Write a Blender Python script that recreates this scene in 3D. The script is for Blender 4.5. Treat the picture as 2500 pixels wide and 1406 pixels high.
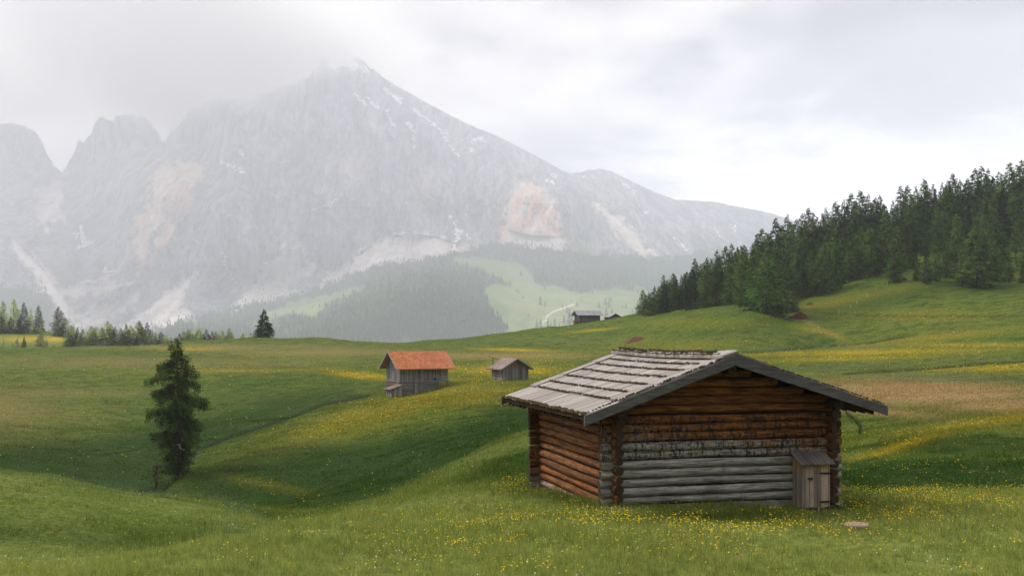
import bpy, math, random
import numpy as np
from mathutils import Vector
R = math.radians
random.seed(7); rng = np.random.default_rng(7)
scene = bpy.context.scene
for o in list(bpy.data.objects): bpy.data.objects.remove(o)
COL = scene.collection
# ------------------------------------------------------------------ camera, sky, sun, exposure
F, HY, CX = 2600.0, 820.0, 1250.0          # focal length in photo pixels, horizon row, centre column
cam = bpy.data.cameras.new('camera'); cam.sensor_width = 36; cam.lens = 36 * F / 2500
cam.shift_y = (HY - 703) / 2500; cam.clip_start = 0.5; cam.clip_end = 40000
co = bpy.data.objects.new('camera', cam); COL.objects.link(co); co.rotation_euler = (R(90), 0, 0)
scene.camera = co
SUN_AZ, SUN_EL = R(-62), R(45)             # azimuth from the view direction, clockwise positive
sd = Vector((math.sin(SUN_AZ) * math.cos(SUN_EL), math.cos(SUN_AZ) * math.cos(SUN_EL), math.sin(SUN_EL)))
sl = bpy.data.lights.new('sun', 'SUN'); sl.energy = 3.1; sl.angle = R(4); sl.color = (1.0, 0.90, 0.74)
so = bpy.data.objects.new('sun', sl); COL.objects.link(so)
so.rotation_euler = (-sd).to_track_quat('-Z', 'Y').to_euler()
scene.view_settings.view_transform = 'Standard'; scene.view_settings.look = 'None'
scene.view_settings.exposure = 0.52; scene.view_settings.gamma = 1.0
scene.render.engine = 'CYCLES'
scene.cycles.volume_bounces = 5; scene.cycles.max_bounces = 8; scene.cycles.transparent_max_bounces = 8

class NT:
    """small helper round a node tree"""
    def __init__(s, tree): s.t = tree; s.n = tree.nodes; s.l = tree.links; s.n.clear()
    def node(s, kind, **kw):
        n = s.n.new(kind)
        for k, v in kw.items(): setattr(n, k, v)
        return n
    def put(s, sock, v):
        if isinstance(v, bpy.types.NodeSocket): s.l.new(v, sock)
        elif v is not None: sock.default_value = v
    def math(s, op, a, b=None, c=None, clamp=False):
        n = s.node('ShaderNodeMath', operation=op, use_clamp=clamp)
        for i, v in enumerate((a, b, c)): s.put(n.inputs[i], v)
        return n.outputs[0]
    def mix(s, f, a, b, mode='MIX'):
        n = s.node('ShaderNodeMix', data_type='RGBA', blend_type=mode)
        s.put(n.inputs[0], f)
        s.put(n.inputs[6], a if isinstance(a, bpy.types.NodeSocket) else (*a[:3], 1))
        s.put(n.inputs[7], b if isinstance(b, bpy.types.NodeSocket) else (*b[:3], 1))
        return n.outputs[2]
    def noise(s, vec, scale, detail=4, rough=.55, dist=0.0, color=False):
        n = s.node('ShaderNodeTexNoise'); s.put(n.inputs['Vector'], vec)
        n.inputs['Scale'].default_value = scale; n.inputs['Detail'].default_value = detail
        n.inputs['Roughness'].default_value = rough; n.inputs['Distortion'].default_value = dist
        return n.outputs[1 if color else 0]
    def ramp(s, f, stops, interp='LINEAR'):
        n = s.node('ShaderNodeValToRGB'); s.put(n.inputs[0], f); r = n.color_ramp; r.interpolation = interp
        while len(r.elements) < len(stops): r.elements.new(.5)
        for e, (p, c) in zip(r.elements, stops):
            e.position = p; e.color = (c, c, c, 1) if isinstance(c, (int, float)) else (*c, 1)
        return n.outputs[0]
    def smooth(s, v, lo, hi, a=0.0, b=1.0):
        n = s.node('ShaderNodeMapRange', interpolation_type='SMOOTHSTEP')
        for i, x in enumerate((v, lo, hi, a, b)): s.put(n.inputs[i], x)
        return n.outputs[0]
    def scale(s, vec, sc):
        n = s.node('ShaderNodeVectorMath', operation='MULTIPLY'); s.put(n.inputs[0], vec); n.inputs[1].default_value = sc
        return n.outputs[0]
    def sep(s, vec):
        n = s.node('ShaderNodeSeparateXYZ'); s.put(n.inputs[0], vec); return n.outputs
    def obj(s): return s.node('ShaderNodeTexCoord').outputs['Object']
    def attr(s, name): return s.node('ShaderNodeAttribute', attribute_name=name).outputs['Fac']
    def acol(s, name): return s.node('ShaderNodeAttribute', attribute_name=name).outputs['Color']

w = bpy.data.worlds.new('World'); scene.world = w; w.use_nodes = True
T = NT(w.node_tree)
sky = T.node('ShaderNodeTexSky', sky_type='NISHITA', sun_disc=False, sun_elevation=SUN_EL, sun_rotation=SUN_AZ)
d = T.node('ShaderNodeTexCoord').outputs['Generated']; dx, dy, dz = T.sep(d)
nz = T.noise(T.scale(d, (2.2, 2.2, 7)), 1.6, 6, .55, .6)
nf = T.noise(T.scale(d, (3, 3, 10)), 3.2, 8, .6, .3)
t = T.math('SUBTRACT', dz, T.math('MULTIPLY', dx, .10))
t = T.math('ADD', t, T.math('MULTIPLY', T.math('SUBTRACT', nz, .5), .22))
t = T.math('ADD', t, T.math('MULTIPLY', T.math('SUBTRACT', nf, .5), .05))
cl = T.ramp(t, [(0.0, (12, 12, 12)), (.09, (20, 20, 20)), (.13, (15, 15, 15)), (.172, (3.6, 3.6, 3.7)), (.235, (.8, .85, 1.3)), (.33, (.9, .9, 1.0)), (.43, (1.6, 1.6, 1.6)), (.66, (16, 16, 16))])
low = T.mix(T.smooth(dz, .3, .5), (3.0, 3.0, 3.0), (16, 16, 16))
cl = T.mix(T.math('MULTIPLY', T.smooth(dx, -.22, -.04), T.smooth(dy, .1, .5)), low, cl)
cl = T.mix(1.0, cl, T.smooth(dy, -.7, .45, .30, 1.0), 'MULTIPLY')
cloudf = T.smooth(nf, .1, .3, .93, 1.0)
bg = T.node('ShaderNodeBackground'); T.put(bg.inputs[0], T.mix(cloudf, sky.outputs[0], cl)); bg.inputs[1].default_value = .1
T.l.new(bg.outputs[0], T.node('ShaderNodeOutputWorld').inputs[0])

# ------------------------------------------------------------------ helpers
def tag(o, label=None, cat=None, group=None, kind=None):
    for k, v in (('label', label), ('category', cat), ('group', group), ('kind', kind)):
        if v: o[k] = v
    return o
def empty(name, loc=(0, 0, 0), rz=0.0, label=None, cat=None, group=None):
    o = bpy.data.objects.new(name, None); COL.objects.link(o); o.location = loc; o.rotation_euler = (0, 0, rz)
    o.empty_display_size = .2
    return tag(o, label, cat, group)
def mesh_obj(name, v, f, mats, parent=None, fmat=None, smooth=False, attrs=None):
    """v: (n,3) array; f: list of index tuples, or an (m,k) array"""
    me = bpy.data.meshes.new(name); v = np.asarray(v, dtype=np.float32)
    if isinstance(f, np.ndarray):
        m, k = f.shape
        me.vertices.add(len(v)); me.vertices.foreach_set('co', v.ravel())
        me.loops.add(m * k); me.loops.foreach_set('vertex_index', f.astype(np.int32).ravel())
        me.polygons.add(m); me.polygons.foreach_set('loop_start', np.arange(0, m * k, k, dtype=np.int32))
        me.polygons.foreach_set('loop_total', np.full(m, k, dtype=np.int32))
        me.update(calc_edges=True)
    else:
        me.from_pydata([tuple(map(float, p)) for p in v], [], f)
    for m_ in (mats if isinstance(mats, (list, tuple)) else [mats]): me.materials.append(m_)
    if fmat is not None: me.polygons.foreach_set('material_index', np.asarray(fmat, dtype=np.int32))
    if smooth: me.polygons.foreach_set('use_smooth', np.ones(len(me.polygons), dtype=bool))
    for n_, a in (attrs or {}).items():
        a = np.asarray(a, dtype=np.float32)
        if a.ndim == 2:
            at_ = me.attributes.new(n_, 'FLOAT_COLOR', 'POINT'); at_.data.foreach_set('color', np.c_[a, np.ones(len(a))].astype(np.float32).ravel())
        else:
            at_ = me.attributes.new(n_, 'FLOAT', 'POINT'); at_.data.foreach_set('value', a)
    me.update()
    o = bpy.data.objects.new(name, me); COL.objects.link(o)
    if parent: o.parent = parent
    return o
def copy_tree(o, parent=None):
    kids = [c for c in o.children]
    c = o.copy(); COL.objects.link(c); c.parent = parent
    for k in kids: copy_tree(k, c)
    return c

class MB:
    """collects boxes, slabs and tubes into one mesh; every vertex carries a random tone per piece"""
    def __init__(s): s.v = []; s.f = []; s.m = []; s.tone = []; s.al = []
    def add(s, v, f, m=0, tone=None, al=None):
        b = len(s.v); tone = random.random() if tone is None else tone
        s.v += [tuple(p) for p in v]; s.f += [tuple(i + b for i in q) for q in f]; s.m += [m] * len(f)
        s.tone += [tone] * len(v); s.al += list(al) if al is not None else [0.0] * len(v)
    def hexa(s, p, m=0, tone=None):
        """8 corners: bottom 0-3 counter-clockwise, top 4-7"""
        s.add(p, [(3, 2, 1, 0), (4, 5, 6, 7), (0, 1, 5, 4), (1, 2, 6, 5), (2, 3, 7, 6), (3, 0, 4, 7)], m, tone)
    def box(s, x0, x1, y0, y1, z0, z1, m=0, tone=None):
        s.hexa([(x0, y0, z0), (x1, y0, z0), (x1, y1, z0), (x0, y1, z0), (x0, y0, z1), (x1, y0, z1), (x1, y1, z1), (x0, y1, z1)], m, tone)
    def tube(s, pts, rad, n=10, m=0, tone=None, cap=None, jit=0.0, up=(0, 0, 1)):
        pts = [Vector(p) for p in pts]; rad = rad if isinstance(rad, (list, tuple)) else [rad] * len(pts)
        v = []; al = []; L = 0
        lob = [1 + random.uniform(-jit, jit) for _ in range(n)]
        for i, p in enumerate(pts):
            t = (pts[min(i + 1, len(pts) - 1)] - pts[max(i - 1, 0)]).normalized()
            a = t.cross(Vector(up)); a = a.normalized() if a.length > 1e-4 else t.orthogonal().normalized()
            b = t.cross(a)
            if i: L += (p - pts[i - 1]).length
            for k in range(n):
                th = 2 * math.pi * k / n; r = rad[i] * lob[k] * (1 + random.uniform(-jit, jit) * .4)
                v.append(p + a * math.cos(th) * r + b * math.sin(th) * r); al.append(L)
        f = [(i * n + k, i * n + (k + 1) % n, (i + 1) * n + (k + 1) % n, (i + 1) * n + k) for i in range(len(pts) - 1) for k in range(n)]
        s.add(v, f, m, tone, al)
        b = len(s.v) - len(v); tn = s.tone[-1]
        e0 = [s.v[b + k] for k in range(n)]; e1 = [s.v[b + (len(pts) - 1) * n + k] for k in range(n)]
        cm = m if cap is None else cap
        s.add(e0, [tuple(range(n - 1, -1, -1))], cm, tn); s.add(e1, [tuple(range(n))], cm, tn)
    def build(s, name, mats, parent=None, smooth=False):
        o = mesh_obj(name, s.v, s.f, mats, parent, s.m, False, {'tone': s.tone, 'along': s.al})
        if smooth:
            me = o.data; me.polygons.foreach_set('use_smooth', [len(p.vertices) == 4 for p in me.polygons])
        return o

_tab = np.random.default_rng(3).random((256, 256))
def vnoise(x, y, seed=0):
    x = np.asarray(x, float) + seed * 17.13; y = np.asarray(y, float) + seed * 31.7
    xi = np.floor(x).astype(int); yi = np.floor(y).astype(int); fx = x - xi; fy = y - yi
    fx = fx * fx * fx * (fx * (6 * fx - 15) + 10); fy = fy * fy * fy * (fy * (6 * fy - 15) + 10)
    g = lambda i, j: _tab[i & 255, j & 255]
    return (g(xi, yi) * (1 - fx) + g(xi + 1, yi) * fx) * (1 - fy) + (g(xi, yi + 1) * (1 - fx) + g(xi + 1, yi + 1) * fx) * fy - .5
def fbm(x, y, o=4, seed=0, g=.5, ridged=False):
    s = 0; a = 1.0; f = 1.0
    for i in range(o):
        n = vnoise(x * f, y * f, seed + i)
        s = s + a * ((.25 - abs(n)) * 2 if ridged else n); a *= g; f *= 2.03
    return s
def poly_mask(px, py, poly, soft=6.0):
    """soft inside mask of a polygon on the mountainside"""
    ins = np.zeros(px.shape, bool); best = np.full(px.shape, 1e9)
    n = len(poly)
    for i in range(n):
        (x0, y0), (x1, y1) = poly[i], poly[(i + 1) % n]
        if y0 != y1:
            c = ((y0 > py) != (y1 > py)) & (px < (x1 - x0) * (py - y0) / (y1 - y0) + x0); ins ^= c
        t = np.clip(((px - x0) * (x1 - x0) + (py - y0) * (y1 - y0)) / ((x1 - x0) ** 2 + (y1 - y0) ** 2 + 1e-9), 0, 1)
        best = np.minimum(best, np.hypot(px - x0 - t * (x1 - x0), py - y0 - t * (y1 - y0)))
    sdist = np.where(ins, best, -best)
    return sstep(-soft, soft, sdist)
class RBF:
    def __init__(s, pts, val, lam=1e-3, e=.62):
        s.e = e; s.p = np.asarray(pts, float); n = len(s.p)
        A = np.zeros((n + 3, n + 3)); A[:n, :n] = s.phi(s.p) + lam * np.eye(n)
        P = np.c_[np.ones(n), s.p]; A[:n, n:] = P; A[n:, :n] = P.T
        s.w = np.linalg.solve(A, np.r_[np.asarray(val, float), 0, 0, 0])
    def phi(s, q):
        r2 = ((q[:, None, :] - s.p[None]) ** 2).sum(-1)
        return -np.power(r2 + 1e-6, s.e)
    def __call__(s, q):
        q = np.asarray(q, float); out = np.empty(len(q)); n = len(s.p)
        for i in range(0, len(q), 20000):
            c = q[i:i + 20000]; out[i:i + 20000] = s.phi(c) @ s.w[:n] + s.w[n] + c @ s.w[n + 1:]
        return out
def interp(px, tab):
    tab = np.array(tab, float); return np.interp(px, tab[:, 0], tab[:, 1])
sstep = lambda a, b, x: (lambda t: t * t * (3 - 2 * t))(np.clip((x - a) / (b - a), 0, 1))

# ------------------------------------------------------------------ ground
# seen points (photo column, photo row, distance) and unseen ones (column, distance, height under the eye)
SEEN = """
-400 1406 17|0 1406 17.5|400 1406 17.3|800 1406 17.3|1250 1406 17.3|1700 1406 17.3|2100 1406 17.3|2500 1406 17.3|2900 1406 17.3
-300 1382 19|0 1375 19.5|300 1355 20.5|500 1320 22|680 1278 25|860 1245 30|1000 1180 37|1100 1130 41|1200 1085 45|1310 1050 49|1450 1025 52|1700 1010 54|1900 1050 50
800 1330 20.5|1250 1330 20|1700 1330 20|2200 1330 20|2500 1330 20|2900 1330 20|1000 1262 26|1000 1300 22.5|1200 1190 31|1320 1160 34|1310 1195 30|1200 1250 25|1150 1130 38
1450 1250 23.6|1512 1238 24.4|1700 1238 24.9|1900 1243 25.2|2040 1250 25.3|1330 1192 30.2|2100 1245 25.3|2300 1235 26.2|2500 1230 26.8|2900 1230 27
2060 1196 31|2300 1195 31|2500 1194 31|2900 1190 31
2060 1188 47|2060 1150 53|2060 1112 60|2250 1185 47|2250 1120 54|2250 1062 63|2500 1185 46|2500 1100 55|2500 1022 66|2900 1180 46|2900 1010 66|2130 1088 62|2380 1035 65
2060 1060 74|2060 1015 92|2300 1005 86|2500 990 86|2900 980 86|2300 945 112|2500 940 110|2060 950 118|2300 902 148|2500 896 142|2100 908 150|2900 896 140|2000 862 205|2250 852 190|2500 842 180|2900 830 175|1850 855 192
2500 772 200|2300 792 205|2900 740 200|2500 692 235|2390 702 236|2250 690 242|2100 690 250|1970 728 248|1920 768 232|1840 764 222|1740 762 238|1640 764 270|1800 800 213|2000 800 214|2200 745 225|2050 760 228|1700 800 225
2500 640 270|2900 600 270|2250 640 280|2050 680 285|1900 715 290|1800 742 290|2500 560 345|2900 500 345|2250 590 350|2050 650 345|1900 690 340|1750 745 320|1700 748 300
0 1368 28|0 1290 33|0 1200 38|0 1152 42|-350 1140 42|-350 1360 27|150 1165 43|230 1192 43.5|400 1213 44|500 1231 44|600 1252 43|670 1276 40|300 1352 30.5|300 1280 36|500 1318 33|480 1275 38
0 1146 88|230 1190 90|390 1204 92|430 1168 94|540 1222 76|640 1240 66|740 1262 52|800 1256 52|870 1238 52
440 1120 101|470 1100 105|600 1056 118|700 1020 128|800 986 138|900 966 145
1000 962 143|1100 940 148|1200 929 150|1290 928 150|700 1060 107|800 1012 122|900 985 132|700 1150 85|850 1150 78|1000 1100 80|1100 1050 86|1200 1000 100|1300 960 122|1000 1030 106|850 1205 62|600 1180 82|500 1150 93|950 1190 60|1100 1110 68|1200 1070 76|1400 960 120|1310 1040 78|550 1120 98
300 1100 112|0 1050 118|200 1000 142|0 950 168|300 930 178|0 900 215|500 1000 142|500 900 208|700 950 162|700 880 245|850 945 156|850 900 205|-400 1040 118|-400 940 170|-400 880 230
1310 926 150|1500 924 150|1700 924 150|1850 924 148|1000 900 190|1200 895 195|1400 880 205|1600 868 210|1100 860 245|1300 848 250|1500 832 255|960 925 158|1080 915 160
-400 852 300|0 850 300|200 848 298|450 835 292|640 822 285|800 825 285|1050 830 292|1200 813 302|1300 800 310|1437 788 318|1560 765 318|1640 755 312
-200 846 400|50 848 395|50 832 430|100 815 475|-200 812 475|230 848 400|390 848 400|500 840 400|600 835 400|-200 800 520|100 805 520
"""
HID = """
0 23 -5.2|300 25 -5.9|500 27 -6.3|680 31 -6.4|860 38 -7.3|1000 46 -7.4|1100 52 -7.4|1200 57 -7.0|1310 62 -6.7|1450 64 -6.3|1700 66 -6.2
0 55 -8.6|230 58 -9.6|400 58 -9.8|520 58 -9.6|640 53 -8.6|-350 56 -8.5|0 72 -10.4|300 74 -11.6
2060 36 -6.0|2060 42 -6.7|2300 36 -5.8|2300 41 -6.4|2500 36 -5.7|2500 41 -6.2|2900 38 -5.8|1850 38 -4.6|1700 42 -4.3|1900 62 -6.4
-300 12 -3.7|1250 12 -3.6|2900 12 -3.6|-300 6 -3.4|1250 6 -3.4|2900 6 -3.4|1750 28 -3.95|1500 28 -4.05|1950 28 -4.1|1600 34 -4.1|1800 90 -6.4|1600 90 -6.6
0 340 -7|450 340 -6|640 335 -5|800 335 -6|1050 340 -7|1200 350 -4|1437 370 -1|1560 370 2|1700 370 8|800 400 -18|1050 400 -18|1300 430 -16|1560 450 -12|1800 450 5|2200 450 25|2900 450 50
-400 620 -10|0 620 -16|400 560 -25|800 560 -38|1200 560 -38|1700 560 -25|2200 560 5|2900 560 25
-600 1000 -70|0 1000 -75|600 1000 -80|1250 1000 -85|1900 1000 -85|3000 1000 -85|-600 1700 -130|1250 1700 -130|3000 1700 -130|-600 2300 -150|1250 2300 -150|3000 2300 -150
"""
P_, V_ = [], []
KX, KD = 1 / 170.0, 1 / .17
for line in SEEN.strip().splitlines():
    for q in line.split('|'):
        px, py, D = map(float, q.split()); P_.append((px * KX, math.log(D) * KD)); V_.append((HY - py) / F * D)
for line in HID.strip().splitlines():
    for q in line.split('|'):
        px, D, z = map(float, q.split()); P_.append((px * KX, math.log(D) * KD)); V_.append(z)
# heights are interpolated divided by distance so that near and far relief weigh alike
Dv = np.exp(np.array(P_)[:, 1] / KD)
rbf = RBF(P_, np.array(V_) / Dv, 1e-4)
NU, NW = 640, 900
uu = np.linspace(-.68, .68, NU); ww = np.linspace(math.log(7), math.log(2200), NW)
U, W = np.meshgrid(uu, ww)                      # rows = distance
DD = np.exp(W); XX = U * DD
ZZ = rbf(np.c_[(U.ravel() * F + CX) * KX, W.ravel() * KD]).reshape(U.shape) * DD
amp = sstep(40, 90, DD) * (1 - .35 * sstep(250, 400, DD))
ZZ += amp * (fbm(XX / 22, DD / 22, 4, 5) * .8 + fbm(XX / 6, DD / 6, 4, 9) * .34) + fbm(XX / 3.5, DD / 3.5, 4, 2) * .07 * sstep(8, 16, DD)
PX = U * F + CX; PY = HY - ZZ / DD * F
def blob(a, px, py, rx, ry, rot=0.0, s=1.0):
    dx, dy = PX - px, PY - py; c, sn = math.cos(rot), math.sin(rot)
    q = ((dx * c + dy * sn) / rx) ** 2 + ((-dx * sn + dy * c) / ry) ** 2
    np.maximum(a, s * np.exp(-q), out=a)
def linedist(pts):
    best = np.full(PX.shape, 1e9)
    for (x0, y0), (x1, y1) in zip(pts, pts[1:]):
        t = np.clip(((PX - x0) * (x1 - x0) + (PY - y0) * (y1 - y0)) / ((x1 - x0) ** 2 + (y1 - y0) ** 2), 0, 1)
        best = np.minimum(best, np.hypot(PX - x0 - t * (x1 - x0), PY - y0 - t * (y1 - y0)))
    return best
visd = lambda lo, hi: ((DD > lo) & (DD < hi)).astype(float)
flower = np.zeros_like(PX); dry = np.zeros_like(PX); wet = np.zeros_like(PX); lush_shade = np.zeros_like(PX)
f1 = np.zeros_like(PX)
for b in [(1000, 985, 330, 34, -.3, .38), (840, 1025, 150, 26, -.4, .4), (1150, 965, 200, 24, -.1, .36), (1010, 1190, 200, 10, -.3, .2),
          (880, 915, 90, 9, .1, .9), (1250, 905, 120, 13, 0, .9), (640, 1180, 120, 12, .2, .2), (1260, 854, 90, 3.5, .03, 1.2), (1130, 902, 150, 10, 0, .5),
          (1650, 845, 200, 20, 0, .22), (1720, 790, 160, 14, 0, .22), (2100, 860, 330, 8, -.02, .8), (2050, 876, 240, 7, -.03, .6), (2450, 898, 160, 8, -.02, .8),
          (2300, 822, 260, 10, -.1, .4), (2250, 770, 180, 14, 0, .3), (2420, 1030, 260, 11, -.12, .5), (2180, 1095, 160, 12, -.3, .55), (2400, 842, 200, 5, 0, .8),
          (2350, 1120, 300, 30, 0, .15), (470, 852, 80, 5, 0, .6), (620, 905, 250, 4, 0, .5), (1450, 806, 60, 3, -.1, .9), (2000, 808, 60, 6, .2, .6), (100, 828, 130, 8, 0, 1.2), (2050, 735, 200, 12, -.2, .3)]:
    blob(f1, *b)
flower = f1 * visd(58, 560)
for b in [(2250, 958, 330, 34, .02, 1.0), (2100, 1000, 200, 12, .1, .8), (2480, 990, 220, 18, 0, .9), (150, 960, 260, 12, 0, .3), (60, 1000, 120, 10, 0, .3),
          (350, 885, 500, 16, 0, .3), (1200, 868, 250, 10, 0, .55), (800, 860, 260, 10, 0, .45), (1350, 770, 1, 1), (1980, 790, 110, 4, .45, .4), (560, 848, 300, 8, 0, .4),
          (-150, 1000, 300, 60, 0, .5), (1320, 1052, 90, 6, -.2, .15)]:
    if b[2] > 1: blob(dry, *b)
dry *= visd(30, 480)
for b in [(1950, 850, 260, 4, -.03, .9), (2400, 925, 260, 9, 0, .7), (2100, 893, 250, 5, -.04, .6), (1350, 832, 250, 6, 0, .5), (330, 1198, 160, 22, .1, .6), (600, 1250, 90, 14, .35, .8), (560, 1290, 160, 25, .3, .5), (120, 1168, 160, 10, .1, .6)]:
    blob(wet, *b)
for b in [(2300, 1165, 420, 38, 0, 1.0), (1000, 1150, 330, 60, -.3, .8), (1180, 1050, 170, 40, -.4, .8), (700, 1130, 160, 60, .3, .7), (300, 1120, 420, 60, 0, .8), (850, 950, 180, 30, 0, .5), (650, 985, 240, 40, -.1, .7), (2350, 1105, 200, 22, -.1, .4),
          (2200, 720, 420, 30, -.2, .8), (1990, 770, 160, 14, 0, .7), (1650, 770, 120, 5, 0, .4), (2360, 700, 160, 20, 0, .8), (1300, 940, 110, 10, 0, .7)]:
    blob(lush_shade, *b)  # lush turf, with the shade of the hill faces painted in
for b in [(1750, 1262, 330, 17, 0, 1.0), (1390, 1222, 90, 18, .25, 1.0), (2080, 1235, 60, 22, 0, .9), (1280, 1190, 60, 30, 0, .7), (1250, 1120, 120, 40, -.4, .5)]: blob(lush_shade, *b)  # lusher grass round the hut, its shade painted in too
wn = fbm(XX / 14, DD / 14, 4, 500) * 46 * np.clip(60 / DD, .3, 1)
def shade_poly(poly, soft, k, lo, hi):
    m = k * poly_mask(PX + wn, PY + wn * .5, poly, soft) * visd(lo, hi); np.maximum(lush_shade, m, out=lush_shade)  # shade of hill faces and hollows painted as dark turf
lush_shade *= .8
shade_poly([(440, 1200), (480, 1150), (560, 1120), (660, 1085), (760, 1075), (840, 1085), (950, 1075), (1050, 1050), (1150, 1020), (1250, 985), (1330, 965), (1330, 1060), (1240, 1090), (1100, 1150), (1000, 1200), (900, 1245), (860, 1250), (700, 1250), (600, 1240)], 26, 1.0, 56, 140)
shade_poly([(-400, 1180), (-400, 1080), (0, 1075), (200, 1070), (330, 1040), (480, 1010), (600, 985), (720, 960), (860, 945), (880, 965), (780, 990), (680, 1030), (590, 1060), (500, 1100), (440, 1150), (390, 1215), (230, 1200), (0, 1160)], 30, .95, 70, 200)
shade_poly([(2030, 1200), (2030, 1135), (2150, 1120), (2300, 1112), (2700, 1118), (2700, 1200)], 12, 1.0, 40, 90)
shade_poly([(2100, 1098), (2200, 1072), (2350, 1060), (2700, 1058), (2700, 1092), (2350, 1098)], 9, .8, 40, 90)
shade_poly([(1300, 1190), (1200, 1180), (1120, 1190), (1180, 1120), (1260, 1075), (1330, 1075)], 24, .7, 28, 60)
shade_poly([(100, 1330), (-200, 1330), (-200, 1250), (200, 1260), (450, 1290), (520, 1320), (330, 1350)], 26, .55, 25, 45)
pale = .95 * sstep(36, 28, DD) * (1 - np.clip(lush_shade, 0, 1))
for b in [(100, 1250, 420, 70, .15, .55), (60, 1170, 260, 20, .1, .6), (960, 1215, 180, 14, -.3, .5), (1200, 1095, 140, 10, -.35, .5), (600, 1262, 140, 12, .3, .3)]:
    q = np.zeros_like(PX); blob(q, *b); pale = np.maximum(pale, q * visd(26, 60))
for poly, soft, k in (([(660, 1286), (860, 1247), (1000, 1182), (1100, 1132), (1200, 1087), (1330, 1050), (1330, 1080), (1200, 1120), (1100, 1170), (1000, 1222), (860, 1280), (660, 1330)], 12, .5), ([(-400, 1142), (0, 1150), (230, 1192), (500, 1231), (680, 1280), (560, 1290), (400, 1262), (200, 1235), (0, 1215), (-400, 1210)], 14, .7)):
    pale = np.maximum(pale, k * poly_mask(PX + wn, PY, poly, soft) * visd(26, 56))  # crest bands painted lighter, standing in for light on the ridge tops
ditch = np.zeros_like(PX)
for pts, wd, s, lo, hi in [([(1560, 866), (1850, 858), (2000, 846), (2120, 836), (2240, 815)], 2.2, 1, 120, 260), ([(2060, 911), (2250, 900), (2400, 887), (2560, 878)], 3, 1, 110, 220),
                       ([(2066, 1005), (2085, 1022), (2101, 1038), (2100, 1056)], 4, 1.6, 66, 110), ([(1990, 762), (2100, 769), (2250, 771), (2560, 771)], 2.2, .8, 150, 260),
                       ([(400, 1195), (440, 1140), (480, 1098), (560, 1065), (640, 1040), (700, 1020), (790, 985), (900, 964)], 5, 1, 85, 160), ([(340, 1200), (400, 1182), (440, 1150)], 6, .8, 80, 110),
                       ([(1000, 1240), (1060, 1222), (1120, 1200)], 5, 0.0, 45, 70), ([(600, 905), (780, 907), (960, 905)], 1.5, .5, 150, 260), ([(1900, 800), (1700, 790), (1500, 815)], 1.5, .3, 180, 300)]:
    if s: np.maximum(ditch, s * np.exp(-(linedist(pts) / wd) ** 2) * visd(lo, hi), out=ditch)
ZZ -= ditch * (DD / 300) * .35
def gsample(u, D, A=None):
    A = ZZ if A is None else A
    fu = np.clip((u - uu[0]) / (uu[1] - uu[0]), 0, NU - 1.001); fw = np.clip((np.log(D) - ww[0]) / (ww[1] - ww[0]), 0, NW - 1.001)
    i, j = fw.astype(int), fu.astype(int); a, b = fw - i, fu - j
    return (A[i, j] * (1 - b) + A[i, j + 1] * b) * (1 - a) + (A[i + 1, j] * (1 - b) + A[i + 1, j + 1] * b) * a
def gz(px, D):
    u = (px - CX) / F; return Vector((u * D, D, float(gsample(np.array([u]), np.array([D]))[0])))
def gxy(x, y): return float(gsample(np.array([x / y]), np.array([y]))[0])
def grid_faces(nr, nc):
    i = np.arange(nr - 1)[:, None] * nc + np.arange(nc - 1)[None]
    i = i.ravel(); return np.c_[i, i + 1, i + nc + 1, i + nc]

def grass_color(T, pos, flower, dry, wet, lush_shade, pale=0.0):
    """albedo of the meadow: greens mottled at several scales, yellow flower drifts, straw, blue-green sedge, painted slope shade"""
    n1 = T.noise(pos, .035, 5, .6); n2 = T.noise(T.scale(pos, (1, 1.6, 1)), .35, 6, .65); n3 = T.noise(T.scale(pos, (1, 2.2, 1)), 1.7, 5, .7)
    n4 = T.noise(T.scale(pos, (.35, 1.5, 1)), .09, 5, .65, .5)
    c = T.mix(T.smooth(n1, .35, .65), (.078, .132, .012), (.128, .162, .021))
    c = T.mix(T.smooth(n4, .42, .62, 0, .75), c, (.135, .155, .028))
    c = T.mix(T.smooth(n2, .44, .60, 0, .8), c, (.032, .075, .009))
    c = T.mix(T.smooth(n3, .52, .72, 0, .5), c, (.14, .155, .035))
    c = T.mix(T.smooth(n3, .48, .30, 0, .45), c, (.02, .05, .008))
    n5 = T.noise(pos, 4.5, 4, .7)
    c = T.mix(T.math('MULTIPLY', lush_shade, .92, clamp=True), c, T.mix(n3, (.010, .034, .003), (.026, .064, .006)))  # dark green of lush growth and of painted slope shade
    dn = T.math('MULTIPLY', dry, T.smooth(T.math('ADD', n2, T.math('MULTIPLY', n3, .5)), .45, .8, .5, 1.3), clamp=True)
    c = T.mix(dn, c, T.mix(n3, (.24, .165, .06), (.38, .27, .13)))
    c = T.mix(T.math('MULTIPLY', wet, T.smooth(n2, .3, .6, .4, .9), clamp=True), c, (.085, .135, .058))
    fn = T.math('MULTIPLY', flower, T.smooth(T.math('ADD', T.math('MULTIPLY', n2, .5), T.math('MULTIPLY', n3, .5)), .38, .58, .15, 1.0), clamp=True)
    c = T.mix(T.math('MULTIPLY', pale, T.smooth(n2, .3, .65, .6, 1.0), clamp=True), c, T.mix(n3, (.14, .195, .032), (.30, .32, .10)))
    c = T.mix(T.math('MULTIPLY', fn, .9), c, (.50, .34, .010))
    c = T.mix(1.0, c, T.mix(T.smooth(n5, .32, .68), (.62, .68, .62), (1.35, 1.3, 1.3)), 'MULTIPLY')
    return c, n2, n3
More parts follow.
